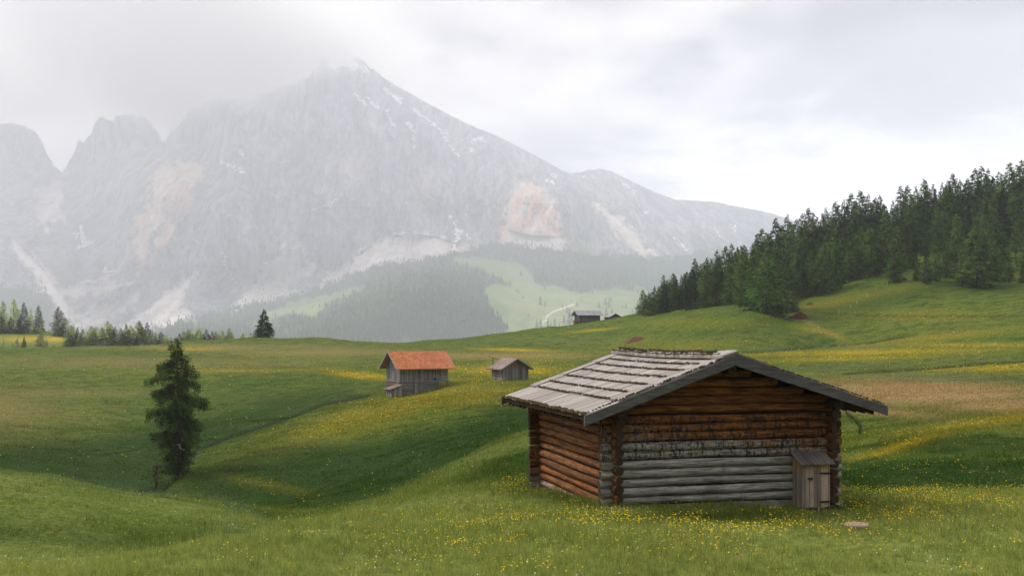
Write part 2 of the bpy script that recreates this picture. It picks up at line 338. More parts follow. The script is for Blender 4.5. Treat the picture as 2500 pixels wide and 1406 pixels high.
def finish(T, mat, bsdf, bump=None, strength=.3, dist=.1):
    if bump is not None:
        b = T.node('ShaderNodeBump'); b.inputs['Strength'].default_value = strength; b.inputs['Distance'].default_value = dist
        T.put(b.inputs['Height'], bump); T.l.new(b.outputs[0], bsdf.inputs['Normal'])
    o = T.node('ShaderNodeOutputMaterial'); T.l.new(bsdf.outputs[0], o.inputs[0])
def new_mat(name):
    m = bpy.data.materials.new(name); m.use_nodes = True; return m, NT(m.node_tree)
def principled(T, col, rough=.9, spec=.15):
    b = T.node('ShaderNodeBsdfPrincipled'); T.put(b.inputs['Base Color'], col if isinstance(col, bpy.types.NodeSocket) else (*col, 1))
    b.inputs['Roughness'].default_value = rough; b.inputs['Specular IOR Level'].default_value = spec
    return b
gm, T = new_mat('meadow')
c, n2, n3 = grass_color(T, T.obj(), T.attr('flower'), T.attr('dry'), T.attr('wet'), T.attr('lush_shade'), T.attr('pale'))
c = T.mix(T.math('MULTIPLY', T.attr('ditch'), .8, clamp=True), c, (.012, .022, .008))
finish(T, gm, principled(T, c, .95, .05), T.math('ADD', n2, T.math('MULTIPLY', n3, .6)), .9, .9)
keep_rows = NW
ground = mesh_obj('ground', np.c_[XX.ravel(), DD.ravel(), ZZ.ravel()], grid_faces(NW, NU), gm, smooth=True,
                  attrs={'flower': flower.ravel(), 'dry': dry.ravel(), 'wet': wet.ravel(), 'lush_shade': lush_shade.ravel(), 'pale': pale.ravel(), 'ditch': ditch.ravel()})
tag(ground, kind='structure')

# ------------------------------------------------------------------ mountain and wooded foothill: one relief, two sheets
CREST = [(-500, 330), (-200, 300), (0, 298), (60, 306), (92, 325), (104, 350), (112, 372), (130, 402), (150, 422), (162, 408), (183, 372), (190, 345), (194, 336), (200, 347), (222, 334), (233, 300), (243, 290), (270, 292), (300, 280), (345, 282), (352, 290), (366, 298), (372, 312), (385, 320), (392, 336), (403, 350), (412, 332), (430, 312), (446, 292),
         (470, 262), (520, 246), (600, 238), (660, 226), (730, 200), (775, 172), (786, 140), (796, 120), (820, 116), (850, 130), (880, 147), (905, 165), (950, 200), (1000, 228), (1050, 256), (1100, 282), (1160, 312), (1200, 326), (1250, 350), (1300, 376), (1340, 398), (1370, 416), (1395, 424), (1415, 423), (1432, 415), (1470, 413), (1500, 422), (1540, 442), (1600, 470),
         (1650, 488), (1700, 490), (1740, 492), (1800, 505), (1860, 515), (1905, 528), (2000, 560), (2150, 610), (2400, 680), (3100, 740)]
TOE = [(-500, 700), (0, 706), (60, 712), (110, 722), (150, 775), (190, 815), (350, 818), (400, 806), (550, 765), (700, 735), (780, 712), (850, 680), (950, 652), (1040, 640), (1100, 626), (1200, 604), (1300, 610), (1450, 624), (1600, 640), (1700, 640), (1900, 650), (2500, 700), (3100, 750)]
MD = """
-500 900 1700|0 900 1700|600 900 1800|1250 900 1700|1900 900 1900|3000 900 1900|-500 830 2700|0 830 2700|400 825 2500|700 825 2500|950 825 2500|1150 825 2500|1300 825 2500|1500 810 2700|1700 800 3200|2200 800 3400|3000 800 3500
400 808 2900|560 772 3300|640 775 3400|700 760 3300|780 730 3700|880 705 4000|700 785 2900|850 740 2900|900 700 3100|1000 660 3300|1080 645 3500|1160 670 3300|1200 720 2950|1215 770 2650|1300 760 3000|1450 760 3100|1550 740 3400|1250 690 3600|1400 700 3700|1150 636 4200|1300 640 4300|1450 645 4400|1600 660 4500|1700 680 4400
0 720 4100|100 730 4100|200 815 4100|350 815 4200|550 765 4400|700 735 4500|850 680 4700|1000 640 4750|1200 600 4700|1450 620 4800|1700 640 5000|2200 700 4800|3000 740 5000|-500 720 4100
0 600 4900|150 600 5400|250 620 5300|350 650 4900|500 640 4850|650 620 4900|850 600 5000|1000 560 5100|1150 560 5100|1280 560 4850|1350 560 4900|1480 560 5400|1650 560 5700|1850 580 5900
0 480 5900|150 480 6500|250 500 6200|390 480 5150|450 450 5200|520 450 5500|650 450 5400|850 450 5450|1000 450 5600|1150 450 5600|1280 470 5200|1380 470 5500|1550 500 6000|1800 530 6500|1280 440 5650
0 300 6500|150 420 7000|300 285 6700|403 350 6900|450 300 6400|650 240 6300|820 118 6400|820 300 5800|1000 230 6400|1000 350 5900|1200 330 6500|1400 425 6800|1470 413 6900|1650 488 7000|1900 528 7200|2500 690 6600|3000 740 6600|-500 330 6500|-300 500 5700|600 350 5750
"""
a_ = np.array([list(map(float, q.split())) for l in MD.strip().splitlines() for q in l.split('|')])
mrbf = RBF(np.c_[a_[:, 0] / 150, a_[:, 1] / 100], np.log(a_[:, 2]), 3e-2, .8)
def relief(px, py):
    """distance of the mountainside met at a column and row, with buttresses and gullies"""
    D = np.exp(mrbf(np.c_[px.ravel() / 150, py.ravel() / 100])).reshape(px.shape)
    toe = interp(px, TOE); rock = sstep(0, 60, toe - py)
    dist = fbm(px / 90, py / 90, 3, 40) * 60
    rib = fbm((px + dist) / 75, py / 330, 3, 50, .55, True) * 200 + fbm((px + dist * .5) / 22, py / 110, 4, 60, .6, True) * 85 + fbm(px / 7, py / 22, 3, 70, .6) * 26
    right = sstep(1330, 1480, px); rib *= 1 - .72 * right
    fanm = 1 - .8 * sstep(.35, .65, scree_mask(px, py))
    D = D - rock * rib * fanm - (1 - rock) * fbm(px / 60, py / 40, 3, 80) * 60
    return D * 1.3
SCREE = [
    [(800, 662), (870, 625), (930, 583), (985, 572), (1060, 577), (1130, 600), (1180, 590), (1150, 625), (1090, 640), (1000, 660), (920, 668), (830, 700), (770, 735)],
    [(565, 765), (590, 735), (625, 690), (650, 650), (690, 620), (735, 605), (745, 640), (722, 700), (690, 725), (640, 745), (590, 765)],
    [(300, 810), (330, 780), (380, 740), (430, 700), (445, 705), (438, 745), (470, 755), (440, 790), (380, 815)],
    [(180, 790), (230, 750), (290, 722), (330, 690), (348, 700), (335, 740), (300, 765), (240, 790), (200, 812)],
    [(1225, 600), (1240, 560), (1290, 575), (1370, 578), (1400, 600), (1455, 625), (1350, 618)],
    [(1500, 560), (1440, 500), (1460, 495), (1540, 560), (1610, 628), (1560, 625)],
    [(90, 470), (130, 430), (160, 450), (150, 500), (165, 540), (90, 550)],
    [(30, 600), (52, 596), (110, 660), (150, 720), (180, 780), (200, 818), (172, 800), (130, 735), (90, 680)],
    [(100, 700), (180, 700), (260, 680), (340, 640), (350, 655), (280, 705), (190, 725), (130, 730)],
]
CHUTE = [([(40, 600), (70, 640), (110, 672), (132, 705), (150, 752), (170, 790), (195, 812)], 9), ([(480, 665), (445, 700), (432, 740), (380, 785), (330, 808)], 6),
         ([(695, 600), (690, 628), (655, 655), (610, 720), (575, 758)], 7), ([(735, 600), (742, 630), (765, 650), (755, 668)], 4), ([(190, 775), (230, 755), (265, 745)], 3), ([(260, 705), (300, 695), (330, 690)], 3),
         ([(300, 800), (350, 770), (400, 735), (415, 725)], 4), ([(200, 690), (232, 688), (268, 672)], 3)]
SNOW = [([(800, 142), (830, 130), (868, 150), (895, 165), (908, 182), (870, 172), (835, 160), (815, 172), (800, 165)], 1)]
SNOWL = [([(940, 218), (965, 238), (985, 252)], 3.5), ([(868, 233), (880, 245), (893, 258)], 3.5), ([(893, 238), (910, 252), (922, 262)], 3), ([(945, 270), (950, 290), (962, 304)], 3), ([(1005, 265), (1040, 290), (1062, 305), (1078, 325)], 2.5),
         ([(995, 300), (1010, 318), (1012, 340), (1005, 335)], 3.5), ([(1012, 345), (1013, 362)], 3), ([(1088, 315), (1086, 345)], 2.5), ([(1100, 355), (1120, 382)], 2.5), ([(1150, 370), (1155, 345), (1172, 338), (1180, 345)], 3.5),
         ([(540, 395), (575, 410), (600, 425)], 3.5), ([(585, 370), (595, 382)], 4), ([(760, 515), (800, 498), (825, 485)], 2), ([(1100, 530), (1112, 548), (1118, 572), (1125, 565), (1112, 588), (1105, 610)], 4), ([(1140, 572), (1145, 582)], 3), ([(960, 575), (990, 572), (1000, 578)], 2),
         ([(1210, 320), (1195, 323)], 2), ([(1335, 440), (1350, 446)], 4), ([(1345, 428), (1362, 430)], 2), ([(1425, 432), (1430, 428)], 3), ([(1522, 450), (1550, 467)], 2.5), ([(1645, 580), (1665, 600), (1680, 614)], 2), ([(1570, 518), (1582, 520)], 2), ([(1533, 550), (1545, 556)], 2), ([(1792, 548), (1790, 565)], 2), ([(1748, 560), (1752, 572)], 2.5),
         ([(1760, 592), (1790, 640)], 1.5), ([(640, 655), (655, 640)], 5), ([(185, 575), (200, 562), (205, 590), (225, 592), (190, 605)], 4), ([(195, 550), (200, 562)], 4), ([(100, 560), (120, 562)], 3), ([(255, 660), (275, 662)], 3), ([(150, 475), (120, 520), (105, 530)], 6),
         ([(1275, 505), (1282, 515)], 2), ([(1135, 540), (1142, 500)], 1.0), ([(545, 620), (552, 650), (575, 690)], 2), ([(970, 590), (955, 612)], 2.5)]
WARM = [([(370, 470), (380, 415), (400, 402), (415, 412), (430, 388), (450, 395), (470, 392), (510, 405), (495, 440), (470, 470), (455, 520), (430, 560), (415, 610), (385, 600), (370, 560), (360, 520)], 1.0),
        ([(345, 520), (360, 505), (372, 560), (365, 640), (345, 655), (330, 640), (325, 600)], .9),
        ([(1222, 590), (1225, 540), (1240, 500), (1252, 470), (1270, 450), (1300, 440), (1325, 455), (1345, 490), (1360, 530), (1368, 570), (1385, 590), (1300, 590)], 1.0),
        ([(820, 400), (880, 350), (900, 420), (860, 470)], .35), ([(1000, 420), (1060, 400), (1060, 500), (1010, 500)], .35), ([(560, 560), (590, 520), (600, 640), (570, 660)], .3), ([(870, 290), (930, 310), (905, 380), (880, 420)], .3)]  # strong patches: sunlight on the cliffs painted into the rock; faint ones rock tone
def pline(px, py, pts, wd):
    best = np.full(px.shape, 1e9)
    for (x0, y0), (x1, y1) in zip(pts, pts[1:]):
        t = np.clip(((px - x0) * (x1 - x0) + (py - y0) * (y1 - y0)) / ((x1 - x0) ** 2 + (y1 - y0) ** 2), 0, 1)
        best = np.minimum(best, np.hypot(px - x0 - t * (x1 - x0), py - y0 - t * (y1 - y0)))
    return np.exp(-(best / wd) ** 2)
def scree_mask(px, py):
    m = np.zeros(px.shape)
    for p in SCREE: m = np.maximum(m, poly_mask(px, py, p, 7))
    return m
NMU, NMV = 1000, 620
mpx = np.linspace(-480, 3000, NMU)
# crest with small jagged steps where the rock is steep
cr = interp(mpx, CREST) + fbm(mpx / 9, mpx * 0, 4, 33, .6) * 9 * (1 - .8 * sstep(850, 1000, mpx))
toe = interp(mpx, TOE)
s = np.linspace(0, 1, NMV)[:, None]
nlow = 200
sl_ = np.concatenate([np.linspace(0, 1, nlow), 1 + np.linspace(0, 1, NMV - nlow + 1)[1:]])[:, None]
MPY = np.where(sl_ <= 1, 1000 + (toe[None] - 1000) * sl_ ** .55, toe[None] + (cr[None] - toe[None]) * (sl_ - 1))
MPX = np.repeat(mpx[None], NMV, 0)
MDD = relief(MPX, MPY)
Mx = (MPX - CX) / F * MDD; Mz = (HY - MPY) / F * MDD
# back of the mountain falls away behind the crest
nb = 14
bk = np.linspace(0, 1, nb + 1)[1:][:, None]
BD = MDD[-1][None] + bk * 1800; Bx = (mpx[None] - CX) / F * BD; Bz = Mz[-1][None] - bk ** .8 * 900 + fbm(Bx / 300, BD / 300, 3, 90) * 120 * bk
noise_e = fbm(MPX / 16, MPY / 16, 4, 100) * 1.6
wx, wy = MPX + fbm(MPX / 14, MPY / 14, 3, 110) * 22, MPY + fbm(MPX / 14, MPY / 14, 3, 120) * 22
screem = np.zeros(MPX.shape); chm = np.zeros(MPX.shape); snowm = np.zeros(MPX.shape); warmm = np.zeros(MPX.shape)
for p in SCREE: np.maximum(screem, poly_mask(wx, wy, p, 7), out=screem)
sw_x, sw_y = MPX + fbm(MPX / 6, MPY / 6, 3, 130) * 9, MPY + fbm(MPX / 6, MPY / 6, 3, 140) * 9
for p, wd in CHUTE: np.maximum(chm, pline(sw_x, sw_y, p, wd * 1.35), out=chm)
for p, _ in SNOW: np.maximum(snowm, poly_mask(wx * .5 + MPX * .5, wy * .5 + MPY * .5, p, 2.5), out=snowm)
for p, wd in SNOWL: np.maximum(snowm, pline(sw_x, sw_y, p, wd * 1.3), out=snowm)
for p, k in WARM: np.maximum(warmm, k * poly_mask(wx, wy, p, 9), out=warmm)
snowm = snowm * (fbm(MPX / 5, MPY / 5, 3, 150) > -.28)
# woods: which parts of the foothill carry trees
def wood_mask(px, py):
    n = fbm(px / 40, py / 25, 4, 200) * 22; x, y = px + n, py + n * .6
    m = np.ones(px.shape)
    for p in [[(600, 790), (640, 768), (700, 742), (800, 722), (900, 700), (900, 712), (830, 735), (790, 755), (770, 775), (700, 772), (640, 795)],
              [(1110, 645), (1140, 628), (1260, 640), (1290, 660), (1300, 690), (1360, 700), (1400, 712), (1500, 700), (1580, 720), (1620, 760), (1560, 830), (1240, 840), (1235, 800), (1205, 760), (1190, 710), (1240, 690), (1180, 660)],
              [(1540, 690), (1570, 700), (1600, 735), (1560, 745)],
              [(1380, 575), (1470, 625), (1400, 615)]]:
        m = np.minimum(m, 1 - poly_mask(x, y, p, 5))
    return m
toeM = interp(MPX, TOE)
woodm = wood_mask(MPX, MPY) * sstep(toeM - 14, toeM - 2, MPY + noise_e * 10)
woodm = np.maximum(woodm, .9 * poly_mask(wx, wy, [(1100, 640), (1150, 600), (1210, 595), (1300, 608), (1450, 622), (1620, 640), (1760, 600), (1850, 640), (1850, 700), (1500, 700), (1300, 660)], 8) * wood_mask(MPX, MPY))
alpm = poly_mask(wx, wy, [(1370, 570), (1400, 580), (1500, 640), (1420, 650), (1380, 615)], 8) * .8
alpm = np.maximum(alpm, .5 * poly_mask(wx, wy, [(120, 640), (200, 640), (200, 690), (150, 700)], 14))
path = pline(MPX, MPY, [(1322, 795), (1324, 786), (1338, 780), (1334, 772), (1352, 760), (1375, 752), (1400, 744)], 1.5)
rm, T = new_mat('limestone')
p_ = T.obj()
r1 = T.noise(T.scale(p_, (1, .2, .25)), .008, 6, .65, 1.0); r2 = T.noise(T.scale(p_, (1, .2, .3)), .035, 6, .7); r3 = T.noise(T.scale(p_, (1, .15, .16)), .012, 6, .7, .4); r4 = T.noise(T.scale(p_, (1, .08, .09)), .03, 6, .75)
c = T.mix(T.smooth(r1, .35, .65), (.20, .20, .245), (.44, .42, .46))
c = T.mix(T.smooth(r2, .48, .62, 0, .75), c, (.09, .10, .135)); c = T.mix(T.smooth(r3, .50, .62, 0, .55), c, (.52, .45, .42)); c = T.mix(T.smooth(r4, .51, .60, 0, .7), c, (.075, .085, .12))
c = T.mix(T.math('MULTIPLY', T.attr('warm'), T.smooth(r2, .3, .55, .5, 1), clamp=True), c, T.mix(T.smooth(r3, .4, .6), (.92, .48, .27), (.95, .80, .70)))
c = T.mix(T.math('MULTIPLY', T.attr('scree'), T.smooth(r2, .3, .6, .55, 1), clamp=True), c, T.mix(T.smooth(r1, .4, .6), (.75, .63, .57), (.97, .85, .78)))
c = T.mix(T.attr('chute'), c, (.98, .90, .86)); c = T.mix(T.attr('alp'), c, (.16, .19, .06))
c = T.mix(T.attr('woodf'), c, (.025, .05, .022)); c = T.mix(T.smooth(T.attr('snow'), .35, .6), c, (.92, .92, .94))
finish(T, rm, principled(T, c, .95, .03), T.math('ADD', r2, r1), 1.0, 40)
fm, T = new_mat('foothill_turf')
p_ = T.obj(); n1 = T.noise(p_, .006, 5, .6); n2 = T.noise(p_, .03, 5, .65)
c = T.mix(T.smooth(n1, .4, .6), (.13, .19, .045), (.20, .22, .085)); c = T.mix(T.smooth(n2, .55, .75, 0, .5), c, (.08, .12, .04))
c = T.mix(T.math('MULTIPLY', T.attr('woodf'), .95, clamp=True), c, (.025, .05, .02)); c = T.mix(T.attr('path'), c, (.62, .56, .48))
c = T.mix(T.attr('chute'), c, (.7, .62, .57))
finish(T, fm, principled(T, c, .95, .03), n2, .6, 4)
att = dict(woodf=woodm, scree=screem, chute=chm, snow=snowm, warm=warmm, alp=alpm, path=path)
rows = slice(0, nlow + 4)
nr = nlow + 4
fo = mesh_obj('foothill', np.c_[Mx[rows].ravel(), MDD[rows].ravel(), Mz[rows].ravel()], grid_faces(nr, NMU), fm, smooth=True, attrs={k: v[rows].ravel() for k, v in att.items()})
tag(fo, kind='structure')
rows = slice(nlow - 2, NMV)
V = np.r_[np.c_[Mx[rows].ravel(), MDD[rows].ravel(), Mz[rows].ravel() - np.where(np.arange(NMV - nlow + 2) < 4, 6, 0).repeat(NMU)], np.c_[Bx.ravel(), BD.ravel(), Bz.ravel()]]
mo = mesh_obj('mountain', V, grid_faces(NMV - nlow + 2 + nb, NMU), rm, smooth=True,
              attrs={k: np.r_[v[rows].ravel(), np.zeros(nb * NMU)] for k, v in att.items()})
tag(mo, kind='structure')
# ------------------------------------------------------------------ haze
def haze():
    mb = MB(); mb.box(-9500, 9500, -40, 12600, -900, 2400)
    m, T = new_mat('haze')
    v = T.node('ShaderNodeVolumePrincipled'); v.inputs['Color'].default_value = (.865, .895, 1.0, 1)
    v.inputs['Density'].default_value = HAZE; v.inputs['Anisotropy'].default_value = .28
    T.l.new(v.outputs[0], T.node('ShaderNodeOutputMaterial').inputs['Volume'])
    tag(mb.build('haze', m), kind='stuff')
HAZE = 1.55e-4
haze()
def cloud():
    """a low cloud wrapped round the peaks, thinning out at its lower edge"""
    mb = MB(); mb.box(-6500, 2600, 5600, 11900, 1050, 2380)
    m, T = new_mat('cloud'); p = T.obj(); x, y, z = T.sep(p)
    n = T.noise(T.scale(p, (1, 1, 1.6)), .0011, 5, .55)
    e = T.math('ADD', T.math('MULTIPLY', T.math('SUBTRACT', z, T.math('ADD', T.smooth(x, -1700, -500, 1720, 2130), T.math('MULTIPLY', T.smooth(x, -3300, -2600), T.smooth(x, -1900, -1300, -240, -60)))), 1 / 420), T.math('MULTIPLY', T.math('SUBTRACT', n, .5), 3.2))
    den = T.math('MULTIPLY', T.smooth(e, 0, 1.5), T.smooth(x, 2500, 1200, 0, 1))
    v = T.node('ShaderNodeVolumePrincipled'); v.inputs['Color'].default_value = (1, .99, .97, 1); v.inputs['Anisotropy'].default_value = .1
    T.put(v.inputs['Density'], T.math('MULTIPLY', den, 4.8e-3))
    T.l.new(v.outputs[0], T.node('ShaderNodeOutputMaterial').inputs['Volume'])
    tag(mb.build('cloud', m), kind='stuff')
cloud()

# ------------------------------------------------------------------ grass blades and flowers on the near and middle slopes
run = np.minimum.accumulate(PY, axis=0)
VIS = (PY - np.vstack([np.full((1, NU), 1e9), run[:-1]])) < 26            # seen, or just behind a crest
HUT = gz(1500, 24.7); HUT.z = -3.98
HA = math.atan(690 / 2600)
hb = np.array([math.cos(HA), math.sin(HA)]); ha = np.array([-math.sin(HA), math.cos(HA)])
def in_hut(x, y, m=0.0):
    lx = (x - HUT.x) * hb[0] + (y - HUT.y) * hb[1]; ly = (x - HUT.x) * ha[0] + (y - HUT.y) * ha[1]
    return (lx > -m) & (lx < 5.55 + m) & (ly > -m) & (ly < 6.0 + m) | (lx > 4.5) & (lx < 5.35) & (ly > -.5) & (ly < 0)
def scatter(n, lo, hi, umax=.56):
    u = rng.uniform(-umax, umax, n); D = np.exp(rng.uniform(math.log(lo), math.log(hi), n))
    ok = gsample(u, D, VIS.astype(float)) > .5
    u, D = u[ok], D[ok]; x = u * D; ok = ~in_hut(x, D); return u[ok], D[ok]
ATT = dict(flower=flower, dry=dry, wet=wet, lush_shade=lush_shade, pale=pale, ditch=ditch)
def blades(name, n, lo, hi, hmin, hmax, wpx, wmin, lean=.5):
    u, D = scatter(n, lo, hi); m = len(u); x = u * D; z = gsample(u, D)
    tuft = fbm(x / .9, D / .9, 3, 300) + fbm(x / 4, D / 4, 2, 310) * .8
    h = rng.uniform(hmin, hmax, m) * (1 + np.clip(tuft, -.6, 1.2) * .8) * (1 - .35 * gsample(u, D, lush_shade) * (D > 40))
    wd = np.maximum(wmin, wpx * D / 1065) * rng.uniform(.6, 1.2, m); a = rng.uniform(0, 2 * np.pi, m)
    la = rng.uniform(0, 2 * np.pi, m); ll = h * rng.uniform(.1, lean, m)
    dxy = np.c_[np.cos(a), np.sin(a)] * wd[:, None] * .5
    p = np.c_[x, D, z - .02]; v = np.empty((m, 3, 3)); v[:, 0] = p; v[:, 1] = p; v[:, 2] = p
    v[:, 0, :2] -= dxy; v[:, 1, :2] += dxy
    v[:, 2, 0] += np.cos(la) * ll; v[:, 2, 1] += np.sin(la) * ll; v[:, 2, 2] += h
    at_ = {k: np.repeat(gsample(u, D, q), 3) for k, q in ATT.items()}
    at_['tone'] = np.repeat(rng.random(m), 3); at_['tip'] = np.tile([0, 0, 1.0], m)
    o = mesh_obj(name, v.reshape(-1, 3), np.arange(m * 3).reshape(-1, 3), grm, attrs=at_)
    return tag(o, kind='stuff')
grm, T = new_mat('grass_blades')
c, n2, n3 = grass_color(T, T.obj(), T.attr('flower'), T.attr('dry'), T.attr('wet'), T.attr('lush_shade'), T.attr('pale'))
tn = T.attr('tone'); c = T.mix(1.0, c, T.mix(tn, (.55, .66, .5), (1.65, 1.5, 1.7)), 'MULTIPLY')
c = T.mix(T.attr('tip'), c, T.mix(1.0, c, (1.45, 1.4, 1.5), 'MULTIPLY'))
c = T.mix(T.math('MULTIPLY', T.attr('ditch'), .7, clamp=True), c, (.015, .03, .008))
df = T.node('ShaderNodeBsdfDiffuse'); T.put(df.inputs[0], c); tr = T.node('ShaderNodeBsdfTranslucent'); T.put(tr.inputs[0], c)
mx = T.node('ShaderNodeMixShader'); mx.inputs[0].default_value = .38; T.l.new(df.outputs[0], mx.inputs[1]); T.l.new(tr.outputs[0], mx.inputs[2])
T.l.new(mx.outputs[0], T.node('ShaderNodeOutputMaterial').inputs[0])
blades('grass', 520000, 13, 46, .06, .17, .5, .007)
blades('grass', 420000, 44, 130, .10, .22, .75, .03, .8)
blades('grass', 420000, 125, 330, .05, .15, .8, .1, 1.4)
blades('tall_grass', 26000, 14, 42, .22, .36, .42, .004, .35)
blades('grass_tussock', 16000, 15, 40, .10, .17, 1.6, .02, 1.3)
# flowers: heads on the blades, thick in the drifts the meadow shows
ff = np.zeros_like(PX)
for b in [(1550, 1285, 420, 26, .02, 1.0), (1250, 1285, 240, 20, .05, .8), (1700, 1300, 300, 18, 0, .8), (2280, 1222, 260, 20, .02, 1.2), (2200, 1260, 120, 20, .1, .7), (1330, 1215, 110, 22, .3, .8), (1250, 1200, 60, 16, 0, .8),
          (1200, 1340, 220, 30, 0, .35), (660, 1330, 60, 8, -.1, .8), (780, 1312, 60, 8, -.1, .5), (1000, 1300, 200, 18, 0, .35), (1900, 1320, 500, 40, 0, .2), (1400, 1390, 500, 30, 0, .1), (2100, 1150, 500, 40, 0, .16)]:
    blob(ff, *b)
ff = np.maximum(ff, .02) * visd(15, 60) + visd(60, 260) * np.clip(f1 * 1.3 + .02, 0, 1) * .8
def flowers(name, n, lo, hi, r, hgt, mat):
    u, D = scatter(n, lo, hi); cl = fbm(u * D / .8, D / .8, 3, 400)
    ok = rng.random(len(u)) < gsample(u, D, ff) * np.clip(1 + 4.2 * cl, 0, 3.5); u, D = u[ok], D[ok]; m = len(u)
    z = gsample(u, D) + rng.uniform(*hgt, m); R_ = rng.uniform(.5, 1.4, m) * np.maximum(r, .45 * D / 1065)
    nrm = np.c_[rng.normal(0, .45, m), rng.normal(-.25, .45, m), np.ones(m)]; nrm /= np.linalg.norm(nrm, axis=1)[:, None]
    e1 = np.cross(nrm, [0, 1, .01]); e1 /= np.linalg.norm(e1, axis=1)[:, None]; e2 = np.cross(nrm, e1)
    c_ = np.c_[u * D, D, z]; v = np.empty((m, 7, 3)); v[:, 0] = c_ - nrm * R_[:, None] * .35
    for k in range(6):
        th = k * math.pi / 3; v[:, k + 1] = c_ + (e1 * math.cos(th) + e2 * math.sin(th)) * (R_ * rng.uniform(.75, 1.1, m))[:, None]
    f = np.arange(m)[:, None, None] * 7 + np.array([[0, k + 1, (k + 1) % 6 + 1] for k in range(6)])[None]
    return tag(mesh_obj(name, v.reshape(-1, 3), f.reshape(-1, 3), mat, attrs={'tone': np.repeat(rng.random(m), 7)}), kind='stuff')
def flower_mat(name, a, b):
    m, T = new_mat(name); c = T.mix(T.attr('tone'), a, b); df = T.node('ShaderNodeBsdfDiffuse'); T.put(df.inputs[0], c); tr = T.node('ShaderNodeBsdfTranslucent'); T.put(tr.inputs[0], c)
    mx = T.node('ShaderNodeMixShader'); mx.inputs[0].default_value = .3; T.l.new(df.outputs[0], mx.inputs[1]); T.l.new(tr.outputs[0], mx.inputs[2])
    T.l.new(mx.outputs[0], T.node('ShaderNodeOutputMaterial').inputs[0]); return m
ym = flower_mat('petals', (.78, .52, .01), (.85, .68, .03)); wm = flower_mat('white_petals', (.7, .7, .66), (.8, .8, .75)); pm = flower_mat('red_seed_heads', (.16, .06, .03), (.22, .1, .05))
flowers('yellow_flowers', 95000, 15, 60, .0135, (.10, .24), ym)
flowers('yellow_flowers', 60000, 60, 230, .03, (.1, .22), ym)
ff = np.full_like(PX, .05); flowers('white_flowers', 16000, 15, 50, .012, (.1, .25), wm); ff = np.full_like(PX, .03); flowers('seed_heads', 20000, 15, 50, .016, (.12, .25), pm)

# ------------------------------------------------------------------ conifers
def leaf_mat(name, a, b, rnd=.35, trans=.25):
    m, T = new_mat(name); c = T.mix(T.attr('tone'), a, b)
    oi = T.node('ShaderNodeObjectInfo').outputs['Random']
    h = T.node('ShaderNodeHueSaturation'); T.put(h.inputs['Hue'], T.smooth(oi, 0, 1, .485, .508)); T.put(h.inputs['Value'], T.smooth(T.math('FRACT', T.math('MULTIPLY', oi, 7.3)), 0, 1, 1 - rnd, 1 + rnd))
    T.put(h.inputs['Color'], c); c = h.outputs[0]
    df = T.node('ShaderNodeBsdfDiffuse'); T.put(df.inputs[0], c); tr = T.node('ShaderNodeBsdfTranslucent'); T.put(tr.inputs[0], c)
    mx = T.node('ShaderNodeMixShader'); mx.inputs[0].default_value = trans; T.l.new(df.outputs[0], mx.inputs[1]); T.l.new(tr.outputs[0], mx.inputs[2])
    T.l.new(mx.outputs[0], T.node('ShaderNodeOutputMaterial').inputs[0]); return m
larch_m = leaf_mat('larch_needles', (.014, .044, .007), (.15, .24, .05), .35, .42)
spruce_m = leaf_mat('spruce_needles', (.010, .024, .009), (.030, .058, .018), .3, .15)
pale_m = leaf_mat('sunlit_larch_needles', (.20, .27, .09), (.55, .62, .26), .3, .45)  # sunlight on the left-hand belt painted in as lighter needles
brown_m = leaf_mat('browned_needles', (.06, .05, .025), (.17, .12, .06), .25)
hero_m = leaf_mat('dark_larch_needles', (.014, .036, .007), (.09, .15, .032), 0, .38)
bark, T = new_mat('bark'); p_ = T.obj()
c = T.mix(T.noise(T.scale(p_, (6, 6, 1.2)), 2, 5, .7), (.045, .032, .022), (.16, .12, .09)); finish(T, bark, principled(T, c), T.noise(T.scale(p_, (6, 6, 1)), 3, 4), .6, .05)
